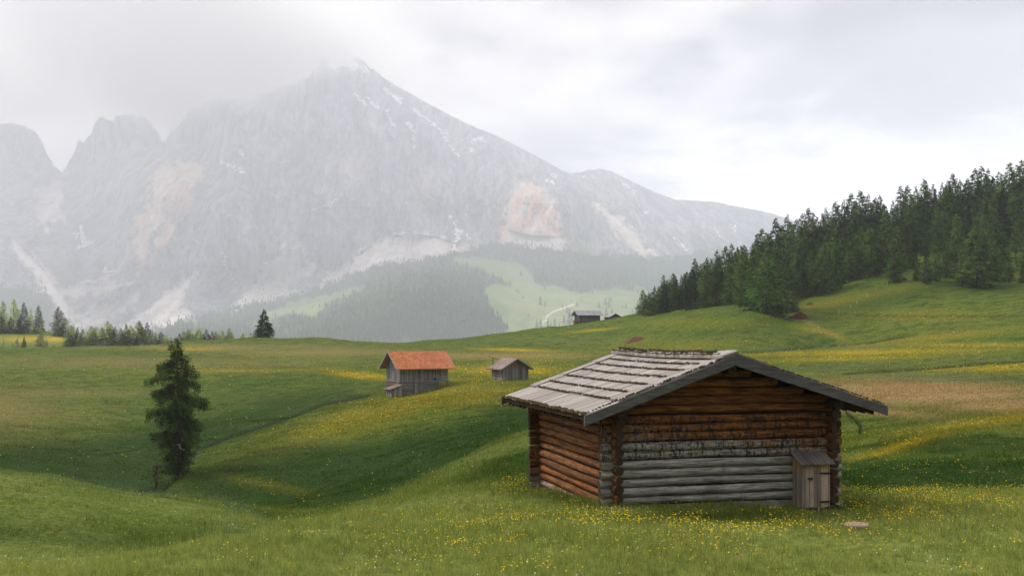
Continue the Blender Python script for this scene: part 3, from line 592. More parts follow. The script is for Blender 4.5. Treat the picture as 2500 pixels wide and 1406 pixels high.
def crown(H, Rr, zb, prof, nwh, nbr, size, sprays, droop, r, lob=.35, gaps=0.0, extra=(), fuzz=.35):
    """sprays of needles set along drooping boughs; returns triangles, tones and the boughs themselves"""
    P0, dirs, boughs = [], [], []
    zs = zb + (H - zb) * (np.linspace(0, 1, nwh) ** 1.0)
    ph = r.uniform(0, 6.28, 8)
    for z in zs:
        t = (z - zb) / (H - zb)
        k = max(2, int(nbr * (1 - .55 * t)))
        for _ in range(k):
            az = r.uniform(0, 2 * math.pi); zz = z + r.uniform(-.5, .5) * (H - zb) / nwh
            lb = 1 + lob * (math.sin(az * 2 + zz * .9 + ph[0]) * .45 + math.sin(az * 3 - zz * 2.1 + ph[1]) * .35 + math.sin(zz * 4.3 + ph[2] + az) * .3)
            if gaps and math.sin(az * 1.7 + zz * 3.1 + ph[3]) > 1 - gaps: lb *= .55
            L = Rr * prof(t) * lb * r.uniform(.7, 1.12)
            boughs.append((az, zz, max(L, .12)))
    boughs += list(extra)
    for az, zz, L in boughs:
        n = max(3, int(sprays * L / Rr) + 2); s = r.uniform(.12, 1, n) ** .75
        lift = r.uniform(-.1, .25)
        x = s * L; z = zz + lift * x * .5 - droop * L * s ** 2 + .5 * droop * L * np.clip(s - .75, 0, 1)
        side = r.normal(0, .09 + .05 * L / Rr, n) * L * (1.1 - s)
        ca, sa = math.cos(az), math.sin(az)
        P0.append(np.c_[ca * x - sa * side, sa * x + ca * side, z + r.normal(0, size * fuzz, n)])
        sg = r.choice([-1, 1], n)
        dd = np.c_[ca * .8 - sa * sg * r.uniform(.1, .9, n), sa * .8 + ca * sg * r.uniform(.1, .9, n), -droop * .8 * s + r.normal(0, .3, n)]
        dirs.append(dd)
    P0 = np.vstack(P0); dd = np.vstack(dirs); n = len(P0)
    dd /= np.linalg.norm(dd, axis=1)[:, None]; sd_ = np.cross(dd, r.normal(0, 1, (n, 3))); sd_ /= np.linalg.norm(sd_, axis=1)[:, None] + 1e-6
    sz = size * r.uniform(.6, 1.3, n)[:, None]
    v = np.empty((n, 4, 3)); v[:, 0] = P0 - dd * sz * .35; v[:, 1] = P0 + sd_ * sz * .32 + dd * sz * .2; v[:, 2] = P0 + dd * sz; v[:, 3] = P0 - sd_ * sz * .32 + dd * sz * .15
    clump = fbm(P0[:, 0] / (size * 3) + P0[:, 2], P0[:, 1] / (size * 3) + P0[:, 2] * .7, 2, int(r.integers(50)))
    tone = np.clip(.5 + clump * 1.1 + r.normal(0, .16, n), 0, 1)
    return v.reshape(-1, 3), np.arange(n * 4).reshape(-1, 4), np.repeat(tone, 4), boughs
def proto(name, H, Rr, zb, prof, nwh, nbr, size, sprays, droop, mat, seed, lob=.35, gaps=0.0, extra=(), bare=6, trunk_r=None, limbs=0, fuzz=.35):
    r = np.random.default_rng(seed)
    root = empty(name)
    v, f, tn, bo = crown(H, Rr, zb, prof, nwh, nbr, size, sprays, droop, r, lob, gaps, extra, fuzz)
    mesh_obj('crown', v, f, mat, root, attrs={'tone': tn})
    mb = MB(); tr_ = trunk_r or H * .016; k = 7; random.seed(seed)
    mb.tube([(r.normal(0, tr_ * .25) * (i > 0), r.normal(0, tr_ * .25) * (i > 0), -.4 + (H * .97 + .4) * i / k) for i in range(k + 1)], [tr_ * (1.25 if i == 0 else 1) * (1 - i / (k + .6)) + .01 for i in range(k + 1)], 8, jit=.12)
    for _ in range(bare):
        az = r.uniform(0, 6.28); z = zb * r.uniform(.4, 1.6) + .1; L = Rr * r.uniform(.3, .7)
        mb.tube([(0, 0, z), (math.cos(az) * L * .5, math.sin(az) * L * .5, z - .02 * L), (math.cos(az) * L, math.sin(az) * L, z - .18 * L)], [tr_ * .22, tr_ * .15, tr_ * .05], 5)
    for az, z, L in (random.sample(bo, min(limbs, len(bo))) if limbs else []):
        mb.tube([(0, 0, z), (math.cos(az) * L * .5, math.sin(az) * L * .5, z + .02 * L - droop * L * .25), (math.cos(az) * L * .9, math.sin(az) * L * .9, z - droop * L * .7)], [tr_ * .2, tr_ * .13, .01], 5)
    mb.build('trunk', bark, root, True)
    root['H'] = H
    return root
cone = lambda t: (1 - t) ** .8 * min(1, .6 + t * 5) + .03
egg = lambda t: (1 - t) ** .66 * min(1, .65 + t * 3.0) + .03
wide = lambda t: (1 - t ** 1.12) ** .95 * min(1, .62 + t * 2.2)
PR = {
 'larch1': proto('larch_tree', 20, 3.6, 1.2, egg, 52, 11, .36, 24, .26, larch_m, 1, .28),
 'larch2': proto('larch_tree', 20, 3.2, 1.4, cone, 52, 11, .34, 23, .22, larch_m, 2, .3),
 'larch3': proto('larch_tree', 20, 4.2, 1.0, egg, 50, 12, .38, 26, .28, larch_m, 3, .35, .15),
 'larchbare': proto('larch_tree', 20, 3.2, 6.0, egg, 38, 11, .35, 22, .25, larch_m, 4, .35, .15, bare=18),
 'spruce1': proto('spruce_tree', 20, 3.4, .8, cone, 48, 12, .36, 22, .45, spruce_m, 5, .2),
 'spruce2': proto('spruce_tree', 20, 2.9, .5, cone, 46, 12, .34, 20, .4, spruce_m, 6, .22),
 'broad': proto('larch_tree', 12, 4.6, .5, wide, 44, 16, .26, 46, .22, larch_m, 7, .22),
 'pale1': proto('larch_tree', 14, 3.0, .4, egg, 34, 11, .42, 17, .25, pale_m, 8, .3),
 'pale2': proto('larch_tree', 14, 4.0, .3, wide, 32, 12, .42, 22, .22, pale_m, 9, .38, .12),
 'brown': proto('larch_tree', 12, 2.7, .5, cone, 28, 10, .38, 15, .25, brown_m, 10, .4),
}
used = set()
def tree_at(px, D, ytop, kind, wide_=1.0, label=None, group=None, sink=.25, H=None):
    p = gz(px, D); H = H or (HY - ytop) / F * D - p.z
    src = PR[kind]; o = src if kind not in used else copy_tree(src); used.add(kind)
    s_ = H / src['H']; o.location = (p.x, p.y, p.z - sink); o.scale = (s_ * wide_, s_ * wide_, s_ * 1.0); o.rotation_euler = (0, 0, random.uniform(0, 6.28))
    sp = 'spruce' in kind
    tag(o, label, 'tree', group)
    return o
WOODG = 'conifers of the wood on the right-hand slope'
WL = {'l': 'shaded green larch deep inside the thick wood on the right-hand hillside', 's': 'dark pointed spruce deep inside the thick wood on the right-hand hillside'}
def wood(px, D, yt, kind, wide_=1.0, label=None, H=None):
    return tree_at(px, D, yt, kind, wide_ * 1.12, label or WL['s' if 'spruce' in kind else 'l'], WOODG, H=H)
# sky-line of the wood
SKL = []
for px, yt, D, k, wd in [(1570, 706, 300, 'larch1', 1.5), (1584, 712, 306, 'larch2', 1.5), (1598, 697, 302, 'spruce1', 1.2), (1620, 670, 300, 'larch2', 1.3), (1608, 705, 295, 'larch1', 1.4), (1644, 666, 300, 'larch1', 1.35), (1634, 690, 296, 'larch2', 1.3), (1652, 690, 298, 'larch1', 1.2),
                         (1696, 630, 300, 'spruce1', 1.2), (1684, 664, 296, 'spruce2', 1.2), (1726, 627, 298, 'spruce1', 1.1), (1712, 660, 292, 'larch2', 1.2), (1750, 610, 300, 'larch2', 1.1), (1772, 600, 305, 'larch1', 1.1), (1786, 594, 300, 'larch2', 1.1), (1800, 606, 300, 'larch1', 1),
                         (1816, 600, 298, 'larch2', 1.1), (1840, 592, 300, 'larch1', 1.1), (1860, 558, 305, 'larch1', 1.05), (1848, 570, 310, 'spruce2', 1.1), (1878, 570, 300, 'larch2', 1.1), (1894, 532, 298, 'spruce1', 1.15), (1922, 524, 310, 'larch2', 1.1), (1908, 550, 315, 'larch1', 1.1),
                         (1945, 535, 312, 'larch1', 1.1), (1958, 522, 318, 'larch2', 1.1), (1974, 508, 315, 'larch1', 1.05), (1995, 530, 320, 'larch2', 1.1), (2016, 508, 318, 'larch2', 1), (2008, 520, 324, 'spruce2', 1), (2040, 492, 320, 'larch1', 1), (2060, 488, 326, 'larch2', 1), (2078, 472, 322, 'larch1', 1),
                         (2100, 466, 324, 'larch1', 1.1), (2120, 474, 322, 'larch2', 1.1), (2138, 482, 330, 'larch1', 1), (2148, 476, 322, 'larch2', 1), (2160, 500, 318, 'larch1', 1.1), (2180, 490, 326, 'larch2', 1), (2198, 454, 335, 'spruce1', 1.2), (2216, 452, 325, 'larch1', 1.0), (2236, 456, 330, 'larch2', 1.1),
                         (2256, 438, 328, 'larch1', 1.1), (2278, 450, 325, 'larch2', 1.0), (2300, 446, 330, 'larch2', .9), (2314, 440, 325, 'larch1', .9), (2326, 424, 330, 'larch1', .95), (2344, 438, 326, 'larch2', .9), (2362, 436, 330, 'larch1', 1), (2380, 412, 326, 'larch1', 1), (2396, 406, 330, 'larch1', 1), (2412, 412, 328, 'larch2', 1), (2424, 430, 322, 'larch2', 1),
                         (2440, 420, 335, 'larchbare', 1), (2464, 398, 330, 'larchbare', 1.1), (2482, 404, 325, 'larch3', 1), (2496, 392, 320, 'larchbare', 1.1), (2515, 385, 325, 'larch1', 1), (2540, 380, 330, 'larch3', 1), (2570, 370, 330, 'larch1', 1.1), (2610, 360, 330, 'larch3', 1.1)]:
    SKL.append((px, yt, D))
    wood(px, D, yt, k, wd * 1.2, 'dark spruce whose pointed top stands against the sky along the upper edge of the wood' if 'spruce' in k else ('thin-crowned tall larch with bare lower trunk at the top right of the wood' if 'bare' in k else 'green larch whose sunlit top stands against the sky along the upper edge of the wood'))
# the front edge of the wood
for i, (px, yt, D) in enumerate(SKL):
    wood(px + 9 + random.uniform(-4, 4), D - random.uniform(3, 9), yt + random.uniform(8, 26), ('larch1', 'larch2', 'larch3', 'spruce2')[i % 4], random.uniform(1.1, 1.35), 'green conifer just below the upper edge of the wood, half hidden')
FRONT = [(1590, 283, 712, 'larch1', 1.7, 'pale green low tree at the far left end of the wood'), (1622, 280, 690, 'spruce1', 1.3, None), (1646, 280, 672, 'larch2', 1.5, None), (1690, 272, 655, 'spruce1', 1.4, 'dark spruce at the lower left end of the wood beside the gap'), (1722, 268, 650, 'larch2', 1.3, None),
         (1755, 262, 640, 'larch1', 1.1, None), (1784, 258, 632, 'larch2', 1.2, None), (1812, 252, 620, 'larch1', 1.1, None), (1836, 246, 610, 'larch2', 1.2, None), (1872, 229, 604, 'broad', 1.05, 'broad dark larch standing lowest of the wood above the brown earth heap'), (1925, 236, 640, 'larch3', 1.1, 'dark conifer just right of the broad lowest larch of the wood'),
         (1850, 240, 660, 'spruce2', 1.2, None), (1898, 232, 680, 'spruce2', 1.2, None), (1955, 250, 610, 'larch1', 1.1, None), (1985, 252, 600, 'larch2', 1.2, None), (2014, 250, 576, 'broad', .8, None), (2045, 256, 585, 'larch1', 1.1, None), (2075, 258, 580, 'larch2', 1.2, None), (2095, 256, 560, 'larch1', 1.1, None), (2125, 258, 545, 'larch3', .95, None),
         (2150, 258, 560, 'larch1', 1.0, None), (2180, 256, 585, 'spruce1', 1.3, None), (2192, 262, 540, 'larch2', 1.2, None), (2222, 268, 520, 'larch1', 1.0, None), (2260, 268, 545, 'larchbare', 1.0, None), (2290, 274, 520, 'larchbare', 1.1, None), (2184, 246, 588, 'larch2', 1.5, 'small larch standing just in front of the wood, middle of its edge'),
         (2262, 240, 600, 'larch2', 1.0, None), (2238, 244, 640, 'larch1', 1.2, None), (2284, 244, 590, 'larch2', 1.2, None), (2310, 250, 580, 'larch2', 1.2, None), (2335, 262, 520, 'larchbare', 1.1, None), (2330, 250, 620, 'larch1', 1.1, None), (2384, 237, 530, 'broad', 1.0, 'big rounded dark larch standing alone in front of the wood at right'),
         (2435, 262, 520, 'larch1', 1.1, None), (2430, 245, 575, 'larch2', 1.1, None), (2462, 243, 614, 'larch2', 1.4, 'small conifer just right of the big rounded larch'), (2498, 238, 640, 'spruce1', 1.4, 'dark small spruce cut by the right edge of the photo'), (2480, 268, 540, 'larchbare', 1.2, None), (2520, 262, 520, 'larch3', 1.1, None), (2560, 250, 560, 'larch1', 1.1, None)]
for px, D, yt, k, wd, lb in FRONT: wood(px, D, yt, k, wd * 1.08, lb or ('dark spruce rooted along the lower front edge of the wood' if 'spruce' in k else 'dark green larch rooted along the lower front edge of the wood'))
# the body of the wood between them
edge = [(1560, 286), (1750, 266), (1850, 246), (1950, 250), (2100, 262), (2300, 276), (2600, 262)]
r_ = random.Random(5); n_ = 0; placed = []
while n_ < 105:
    px = r_.uniform(1580, 2640); lo = interp(px, edge); D = r_.uniform(lo, 335)
    x, y = (px - CX) / F * D, D
    if any((x - a) ** 2 + (y - b) ** 2 < 2.6 ** 2 for a, b in placed): continue
    placed.append((x, y)); n_ += 1
    topline = interp(px, [(1560, 712), (1640, 680), (1700, 645), (1760, 615), (1860, 575), (1920, 540), (2000, 530), (2080, 490), (2160, 495), (2260, 462), (2330, 450), (2400, 430), (2500, 412), (2700, 390)])
    b = gz(px, D); yb = HY - b.z / D * F
    H = r_.uniform(11, 17) * (.75 if px < 1700 else 1); yt = yb - H / D * F
    if yt < topline + 4: yt = topline + 4; H = (HY - yt) / F * D - b.z
    if H < 5: continue
    wood(px, D, yt, r_.choice(['larch1', 'larch2', 'larch3', 'larch1', 'larch2', 'spruce1', 'spruce2', 'larchbare']), r_.uniform(.95, 1.3))
# trees beyond the left-hand ridge
LG = 'conifers beyond the left-hand ridge'
LL = {'p': 'sunlit grey-green larch in the belt of trees beyond the left-hand ridge', 's': 'dark spruce in the belt of trees beyond the left-hand ridge', 'b': 'brownish thin conifer in the belt of trees beyond the left-hand ridge'}
LT = [(9, 735, 470, 'pale1', 1.0, None), (-20, 740, 475, 'larch1', 1.1, None), (33, 730, 478, 'pale1', 1.0, None), (58, 737, 470, 'larch1', 1.0, None), (75, 755, 478, 'pale1', .8, None), (94, 745, 474, 'larch1', 1.05, None), (26, 772, 468, 'brown', 1.3, None), (47, 775, 466, 'spruce1', 1.7, 'short dark spruce in front of the tall trees at the far left'), (6, 770, 468, 'larch3', 1.0, None),
      (143, 748, 474, 'larch3', 1.25, 'wide grey-green conifer standing apart before the foot of the pale scree'), (160, 775, 476, 'larch1', 1.3, None), (7, 820, 398, 'pale1', .8, 'small pale tree at the left edge, low on the near side of the yellow meadow'), (43, 820, 398, 'pale1', 1.2, None), (59, 820, 396, 'spruce1', 1.3, 'little dark spruce at the lower edge of the sunny yellow meadow'), (30, 833, 396, 'pale1', 1.6, None),
      (99, 793, 400, 'pale2', .9, 'feathery pale larch in front of the sunny yellow meadow'), (114, 825, 398, 'pale2', 1.0, None), (131, 840, 398, 'brown', 1.6, None),
      (165, 805, 402, 'pale1', 1.2, None), (175, 794, 404, 'pale1', 1.1, None), (189, 797, 402, 'spruce2', 1.2, None), (203, 802, 402, 'pale1', 1.1, None), (214, 806, 404, 'pale1', 1.1, None), (222, 795, 402, 'pale1', 1.2, None), (236, 797, 404, 'larch1', 1.2, None), (248, 798, 402, 'pale1', 1.2, None), (261, 783, 402, 'larch1', 1.2, 'darker taller conifer in the left half of the tree belt'), (270, 790, 404, 'spruce1', 1.3, None), (282, 798, 402, 'brown', 1.2, None),
      (294, 800, 400, 'larch1', 1.2, None), (308, 790, 402, 'pale2', 1.0, None), (320, 794, 404, 'pale1', 1.2, None), (338, 783, 402, 'pale1', 1.3, 'tallest pale larch in the right half of the tree belt'), (334, 818, 399, 'spruce1', 1.4, None), (348, 800, 402, 'pale2', 1.0, None), (360, 787, 406, 'brown', 1.1, 'thin brownish pointed conifer rising from the tree belt'), (372, 805, 402, 'pale2', 1.0, None), (393, 808, 400, 'larch3', 1.2, None), (405, 815, 402, 'pale1', 1.3, None), (418, 822, 402, 'pale1', 1.2, None),
      (438, 812, 380, 'brown', 1.2, None), (448, 808, 385, 'pale1', 1.3, None), (458, 802, 385, 'pale2', 1.0, None), (470, 806, 385, 'pale2', 1.0, None), (480, 800, 388, 'pale2', 1.0, None), (490, 801, 385, 'pale2', 1.0, None), (504, 803, 384, 'brown', 1.3, None), (518, 808, 385, 'brown', 1.2, None), (527, 804, 388, 'pale2', .9, None), (536, 812, 385, 'pale2', 1.0, None), (544, 803, 388, 'pale2', .9, None), (559, 800, 390, 'pale1', 1.1, None), (569, 815, 385, 'pale2', 1.0, None), (593, 811, 385, 'pale1', 1.5, 'small green conifer peeping over the ridge left of the lone dark spruce'), (613, 816, 385, 'pale1', 1.4, None)]
for px, yt, D, k, wd, lb in LT:
    k = 'pale1' if k == 'larch1' and px > 100 else k
    tree_at(px, D, yt, k, wd * (1.28 if px < 160 else 1.55), lb or LL['b' if k == 'brown' else ('s' if 'spruce' in k else 'p')], LG)
for px, yt, D, k, wd, lb in LT[9:]:
    if px > 160 and px < 590 and k != 'brown': tree_at(px + random.uniform(4, 8), D + random.uniform(-3, 3), yt + random.uniform(2, 14), 'pale2' if random.random() < .5 else 'pale1', 1.5, 'pale bushy lower larch filling the belt of trees beyond the left-hand ridge', LG)
lone = proto('spruce_tree', 7.2, 3.1, .25, lambda t: (1 - t ** 1.25) ** .8 * min(1, .75 + t * 2), 30, 13, .34, 22, .3, spruce_m, 31, .2)
p = gz(645, 284); lone.location = p; H = (HY - 757) / F * 284 - p.z; s_ = H / 7.2; lone.scale = (s_, s_, s_)
tag(lone, 'lone dark egg-shaped spruce on the crest of the left-hand ridge', 'tree')
# the tall tree in the gully
xt = [(math.pi * .98, 7.9, 2.3), (math.pi * .97, 7.7, 2.2), (math.pi * 1.02, 6.1, 2.5), (math.pi * 1.0, 6.3, 2.45), (math.pi * .95, 10.0, 1.9), (math.pi * 1.0, 9.9, 1.75), (math.pi * 1.05, 9.0, 2.6), (.1, 7.3, 2.8), (-.1, 7.1, 2.7), (.15, 6.8, 2.6), (.0, 8.5, 2.1), (math.pi * 1.0, 4.4, 2.3), (math.pi * .96, 4.2, 2.2), (.05, 5.2, 2.4)] * 4
def heroprof(t): return float(np.interp(t, [0, .05, .15, .3, .45, .6, .75, .88, 1], [.42, .6, .66, .85, .98, .9, .72, .5, .2]))
xt = [(a + random.uniform(-.18, .18), z + random.uniform(-.2, .2), L * random.uniform(.9, 1.05)) for a, z, L in xt]
hero = proto('larch_tree', 12.2, 2.0, .9, heroprof, 50, 13, .115, 125, .30, hero_m, 21, .5, .42, xt, 22, .24, 150, fuzz=1.3)
p = gz(432, 94); hero.location = p - Vector((0, 0, .3)); H = (HY - 830) / F * 94 - p.z + .3; s_ = H / 12.2; hero.scale = (s_ * 1.02, s_ * 1.02, s_)
mb = MB(); mb.tube([(0, 0, 2.9), (.5, -.9, 3.3), (.8, -1.6, 2.95), (1.25, -1.9, 2.9)], [.045, .035, .025, .012], 5); mb.tube([(.5, -.9, 3.3), (.3, -1.5, 3.2)], [.02, .01], 5)
dead, T = new_mat('dead_wood'); finish(T, dead, principled(T, (.36, .31, .24)))
mb.build('dead_branch', dead, hero)
tag(hero, 'tall ragged dark larch growing in the gully at left', 'tree')
sh = empty('dead_shrub', gz(378, 93), 0, 'small dark half-bare shrub with a crooked stem left of the tall larch', 'shrub')
mb = MB(); mb.tube([(0, 0, -.3), (.15, 0, .6), (-.1, .1, 1.2), (.25, 0, 1.9), (.1, 0, 2.6)], [.13, .11, .1, .07, .02], 7, jit=.2)
r = np.random.default_rng(77)
for _ in range(46):
    az = r.uniform(0, 6.28); z = r.uniform(.8, 2.3); L = r.uniform(.5, 1.3)
    mb.tube([(.1, 0, z), (.1 + math.cos(az) * L * .6, math.sin(az) * L * .6, z + .15), (.1 + math.cos(az) * L, math.sin(az) * L, z + r.uniform(-.2, .35))], [.03, .02, .006], 4)
mb.build('stem', bark, sh)
v, f, tn, _ = crown(2.7, 1.25, .7, wide, 9, 5, .16, 12, .1, r, .5); mesh_obj('crown', v, f, hero_m, sh, attrs={'tone': tn})

# ------------------------------------------------------------------ far woods, and the single trees on the far meadow
def far_cones(n, seed, px0, px1, py0, py1, mask, hm, name):
    r = np.random.default_rng(seed); out = []
    px = r.uniform(px0, px1, n); py = r.uniform(py0, py1, n)
    keep = r.random(n) < mask(px, py); px, py = px[keep], py[keep]
    D = relief(px, py); x = (px - CX) / F * D; z = (HY - py) / F * D; n = len(px)
    h = r.uniform(*hm, n) * 1.3; rad = h * r.uniform(.17, .26, n); tiers = 3; k = 5
    V = np.empty((n, tiers, k + 1, 3)); rot = r.uniform(0, 6.28, n)
    for i in range(tiers):
        V[:, i, 0] = np.c_[x, D, z + h * (.52 + .24 * i)]
        for j in range(k):
            th = rot + i + j * 2 * math.pi / k; q = rad * (1 - .3 * i) * r.uniform(.65, 1.2, n)
            V[:, i, j + 1] = np.c_[x + np.cos(th) * q, D + np.sin(th) * q, z + h * (.0 + .26 * i) - h * .03 * r.random(n)]
    base = np.arange(n * tiers)[:, None, None] * (k + 1); f = base + np.array([[0, j + 1, (j + 1) % k + 1] for j in range(k)])[None]
    o = mesh_obj(name, V.reshape(-1, 3), f.reshape(-1, 3), far_m, attrs={'tone': np.repeat(r.random(n), tiers * (k + 1))})
    return tag(o, kind='stuff')
far_m = leaf_mat('far_needles', (.022, .045, .018), (.065, .105, .035), 0)
def wood_m(px, py):
    t = interp(px, TOE); a = wood_mask(px, py) * sstep(t - 22, t + 4, py)
    up = poly_mask(px, py, [(1100, 640), (1150, 600), (1210, 595), (1300, 608), (1450, 622), (1620, 640), (1760, 600), (1900, 640), (1900, 700), (1500, 700), (1300, 660)], 10) * wood_mask(px, py)
    lf = poly_mask(px, py, [(40, 700), (110, 700), (140, 760), (160, 830), (-400, 830), (-400, 700)], 8)
    return np.maximum(np.maximum(a, up * .8), lf * .8) * (fbm(px / 22, py / 16, 3, 210) > -.42)
far_cones(26000, 11, -400, 2100, 592, 835, wood_m, (9, 20), 'far_wood')
far_cones(700, 12, 330, 1200, 640, 790, lambda x, y: .9 * sstep(60, 8, np.abs(y - interp(x, TOE) + 12)), (6, 12), 'far_wood')
far_cones(420, 13, 1370, 1480, 570, 640, lambda x, y: poly_mask(x, y, [(1370, 570), (1400, 580), (1500, 640), (1420, 650), (1380, 615)], 5) * .5, (5, 11), 'far_wood')
def far_tree_proto():
    root = empty('spruce_tree'); r = np.random.default_rng(8)
    v, f, tn, _ = crown(14, 2.7, .3, cone, 16, 8, 1.0, 9, .35, r, .3); mesh_obj('crown', v, f, far_m, root, attrs={'tone': tn}); return root
ftp = far_tree_proto(); first = True
FT = [(1271, 672, 14), (1330, 708, 12), (1319, 745, 22), (1331, 748, 14), (1373, 752, 13), (1409, 747, 13), (1446, 717, 9), (1478, 745, 20), (1487, 750, 24), (1462, 752, 16), (1492, 736, 14), (1520, 752, 10), (1528, 752, 13), (1384, 764, 18), (1390, 772, 22), (1377, 790, 22), (1389, 792, 30), (1396, 788, 26), (1311, 806, 26), (1320, 806, 28),
      (1338, 802, 26), (1345, 803, 18), (1354, 802, 25), (1366, 800, 14), (1544, 775, 22), (1552, 780, 28), (1560, 775, 24), (1536, 778, 14), (1494, 778, 24), (1480, 775, 26), (1502, 775, 14), (1259, 712, 8), (1265, 716, 12), (1276, 729, 8), (717, 778, 22), (780, 750, 9), (763, 752, 7), (797, 748, 8), (1545, 700, 9), (1557, 716, 12), (1568, 715, 12), (1290, 773, 9)]
for px, pyb, hp in FT:
    D = float(relief(np.array([px * 1.0]), np.array([pyb * 1.0]))[0]); o = ftp if first else copy_tree(ftp); first = False
    o.location = ((px - CX) / F * D, D, (HY - pyb) / F * D - 1); s_ = hp / F * D / 14 * 1.0; o.scale = (s_, s_, s_); o.rotation_euler = (0, 0, random.uniform(0, 6))
    tag(o, 'hazy blue-green spruce standing singly on the pale far meadow', 'tree', 'single trees on the far meadow')
# ------------------------------------------------------------------ wood, roof and stone materials
def wood_mat(name, cols, grain=(1, 1, 12), gs=3.0, bump=.4, extra=None):
    m, T = new_mat(name); p = T.obj(); g = T.noise(T.scale(p, grain), gs, 6, .7, .6); t = T.attr('tone'); big = T.noise(p, 1.1, 4, .6)
    c = T.mix(t, cols[0], cols[1]); c = T.mix(T.smooth(g, .35, .7), c, T.mix(t, cols[2], cols[3])); c = T.mix(T.smooth(big, .5, .75, 0, .5), c, cols[4])
    if extra: c = extra(T, c, p, g, t)
    finish(T, m, principled(T, c, .85, .15), g, bump, .02); return m
def log_mat(name, zg, amt, axis):
    """round logs: silvered low down and where rain reaches, tan to dark brown above, flecked where the bark was hewn"""
    m, T = new_mat(name); p = T.obj(); x, y, z = T.sep(p); t = T.attr('tone'); al = T.attr('along')
    st = (.8, 9, 9) if axis == 'x' else (9, .8, 9)
    g = T.noise(T.scale(p, st), 2.2, 7, .72, .5); b = T.noise(p, 1.3, 5, .65); f = T.noise(T.scale(p, (7, 1, 2) if axis == 'x' else (1, 7, 2)), 2.0, 5, .75, .8)
    tan = T.mix(T.smooth(g, .3, .75), (.022, .009, .004), (.44, .165, .036)); tan = T.mix(T.smooth(t, .0, .5, .6, 0), tan, (.05, .018, .008))
    grey = T.mix(T.smooth(g, .25, .75), (.05, .05, .05), (.56, .54, .50)); grey = T.mix(T.smooth(b, .5, .7, 0, .5), grey, (.07, .06, .055))
    e = T.math('ADD', T.math('MULTIPLY', T.math('SUBTRACT', zg, z), 1.6), T.math('ADD', T.math('MULTIPLY', T.math('SUBTRACT', b, .5), 1.6), T.math('MULTIPLY', T.math('SUBTRACT', f, .5), 1.4)))
    e = T.math('ADD', e, T.math('MULTIPLY', T.math('SUBTRACT', t, .5), .8))
    if axis == 'x': e = T.math('ADD', e, T.math('MULTIPLY', T.math('SUBTRACT', 2.2, x), .10))
    c = T.mix(T.smooth(e, -.35, .5, 0, amt), tan, grey)
    tk = T.noise(T.scale(p, (1, 1, .22)), 17, 4, .6, .3)
    hewn = T.math('MULTIPLY', T.smooth(t, .6, .64), T.smooth(tk, .48, .56))
    hewn = T.math('MULTIPLY', hewn, T.smooth(T.noise(p, 5, 4, .7), .38, .52))
    c = T.mix(T.math('MULTIPLY', hewn, .9), c, (.018, .02, .022))
    c = T.mix(T.smooth(f, .60, .72, 0, .75), c, (.016, .013, .011)); c = T.mix(T.math('MULTIPLY', T.smooth(g, .66, .72), T.smooth(t, .5, .7)), c, (.48, .33, .22))
    finish(T, m, principled(T, c, .8, .2), T.math('ADD', g, T.math('MULTIPLY', f, .6)), .7, .02); return m
gable_m = log_mat('gable_logs', 1.35, 1.0, 'x'); side_m = log_mat('side_logs', -.1, .8, 'y')
endm, T = new_mat('log_end_grain'); p_ = T.obj(); c = T.mix(T.noise(p_, 14, 4), (.008, .007, .006), (.10, .065, .04)); finish(T, endm, principled(T, c, .9, .1), T.noise(p_, 25, 3), .5, .01)
shing_m = wood_mat('roof_boards', [(.15, .125, .12), (.32, .295, .285), (.22, .19, .175), (.43, .40, .39), (.29, .23, .17)], (1.0, 14, 1), 2.5)
barge_m = wood_mat('barge_wood', [(.07, .07, .072), (.10, .10, .10), (.15, .15, .15), (.19, .188, .185), (.08, .08, .078)], (1, 1, 8), 2.5)
dark_m = wood_mat('sheltered_wood', [(.02, .012, .008), (.04, .02, .012), (.06, .03, .015), (.09, .045, .02), (.02, .015, .01)])
moss, T = new_mat('moss'); p_ = T.obj(); c = T.mix(T.noise(p_, 12, 5, .7), (.022, .017, .010), (.12, .095, .05)); finish(T, moss, principled(T, c, 1, 0), T.noise(p_, 30, 4), 1, .02)
door_m = wood_mat('door_boards', [(.14, .12, .105), (.42, .34, .28), (.28, .23, .19), (.70, .52, .39), (.16, .09, .055)], (9, 9, .7), 2.2,
                  extra=lambda T, c, p, g, t: T.mix(T.math('MULTIPLY', T.smooth(T.sep(p)[2], .72, .95, 0, .9), T.smooth(g, .3, .6)), T.mix(T.smooth(g, .62, .7), c, (.03, .022, .018)), (.62, .30, .09)))
iron, T = new_mat('rusty_iron'); finish(T, iron, principled(T, (.03, .02, .016), .6, .3))
stone, T = new_mat('field_stone'); p_ = T.obj(); c = T.mix(T.noise(p_, 6, 4), (.13, .12, .11), (.33, .31, .28)); finish(T, stone, principled(T, c), T.noise(p_, 10, 4), .7, .03)
plank_m = wood_mat('grey_planks', [(.09, .085, .08), (.25, .235, .225), (.17, .165, .16), (.45, .43, .41), (.10, .09, .08)], (5, 5, .5), 1.6, .3)
plank_o = wood_mat('grey_planks_tan_above', [(.09, .085, .08), (.25, .235, .225), (.17, .165, .16), (.45, .43, .41), (.10, .09, .08)], (5, 5, .5), 1.6, .3,
                   extra=lambda T, c, p, g, t: T.mix(T.smooth(T.math('ADD', T.sep(p)[2], T.math('MULTIPLY', T.math('SUBTRACT', g, .5), 3.2)), 1.35, 2.2, 0, .85), c, T.mix(g, (.05, .022, .010), (.50, .22, .07))))
edge_m = wood_mat('grey_edge_boards', [(.25, .25, .255), (.32, .32, .32), (.30, .30, .30), (.36, .36, .36), (.26, .25, .25)])
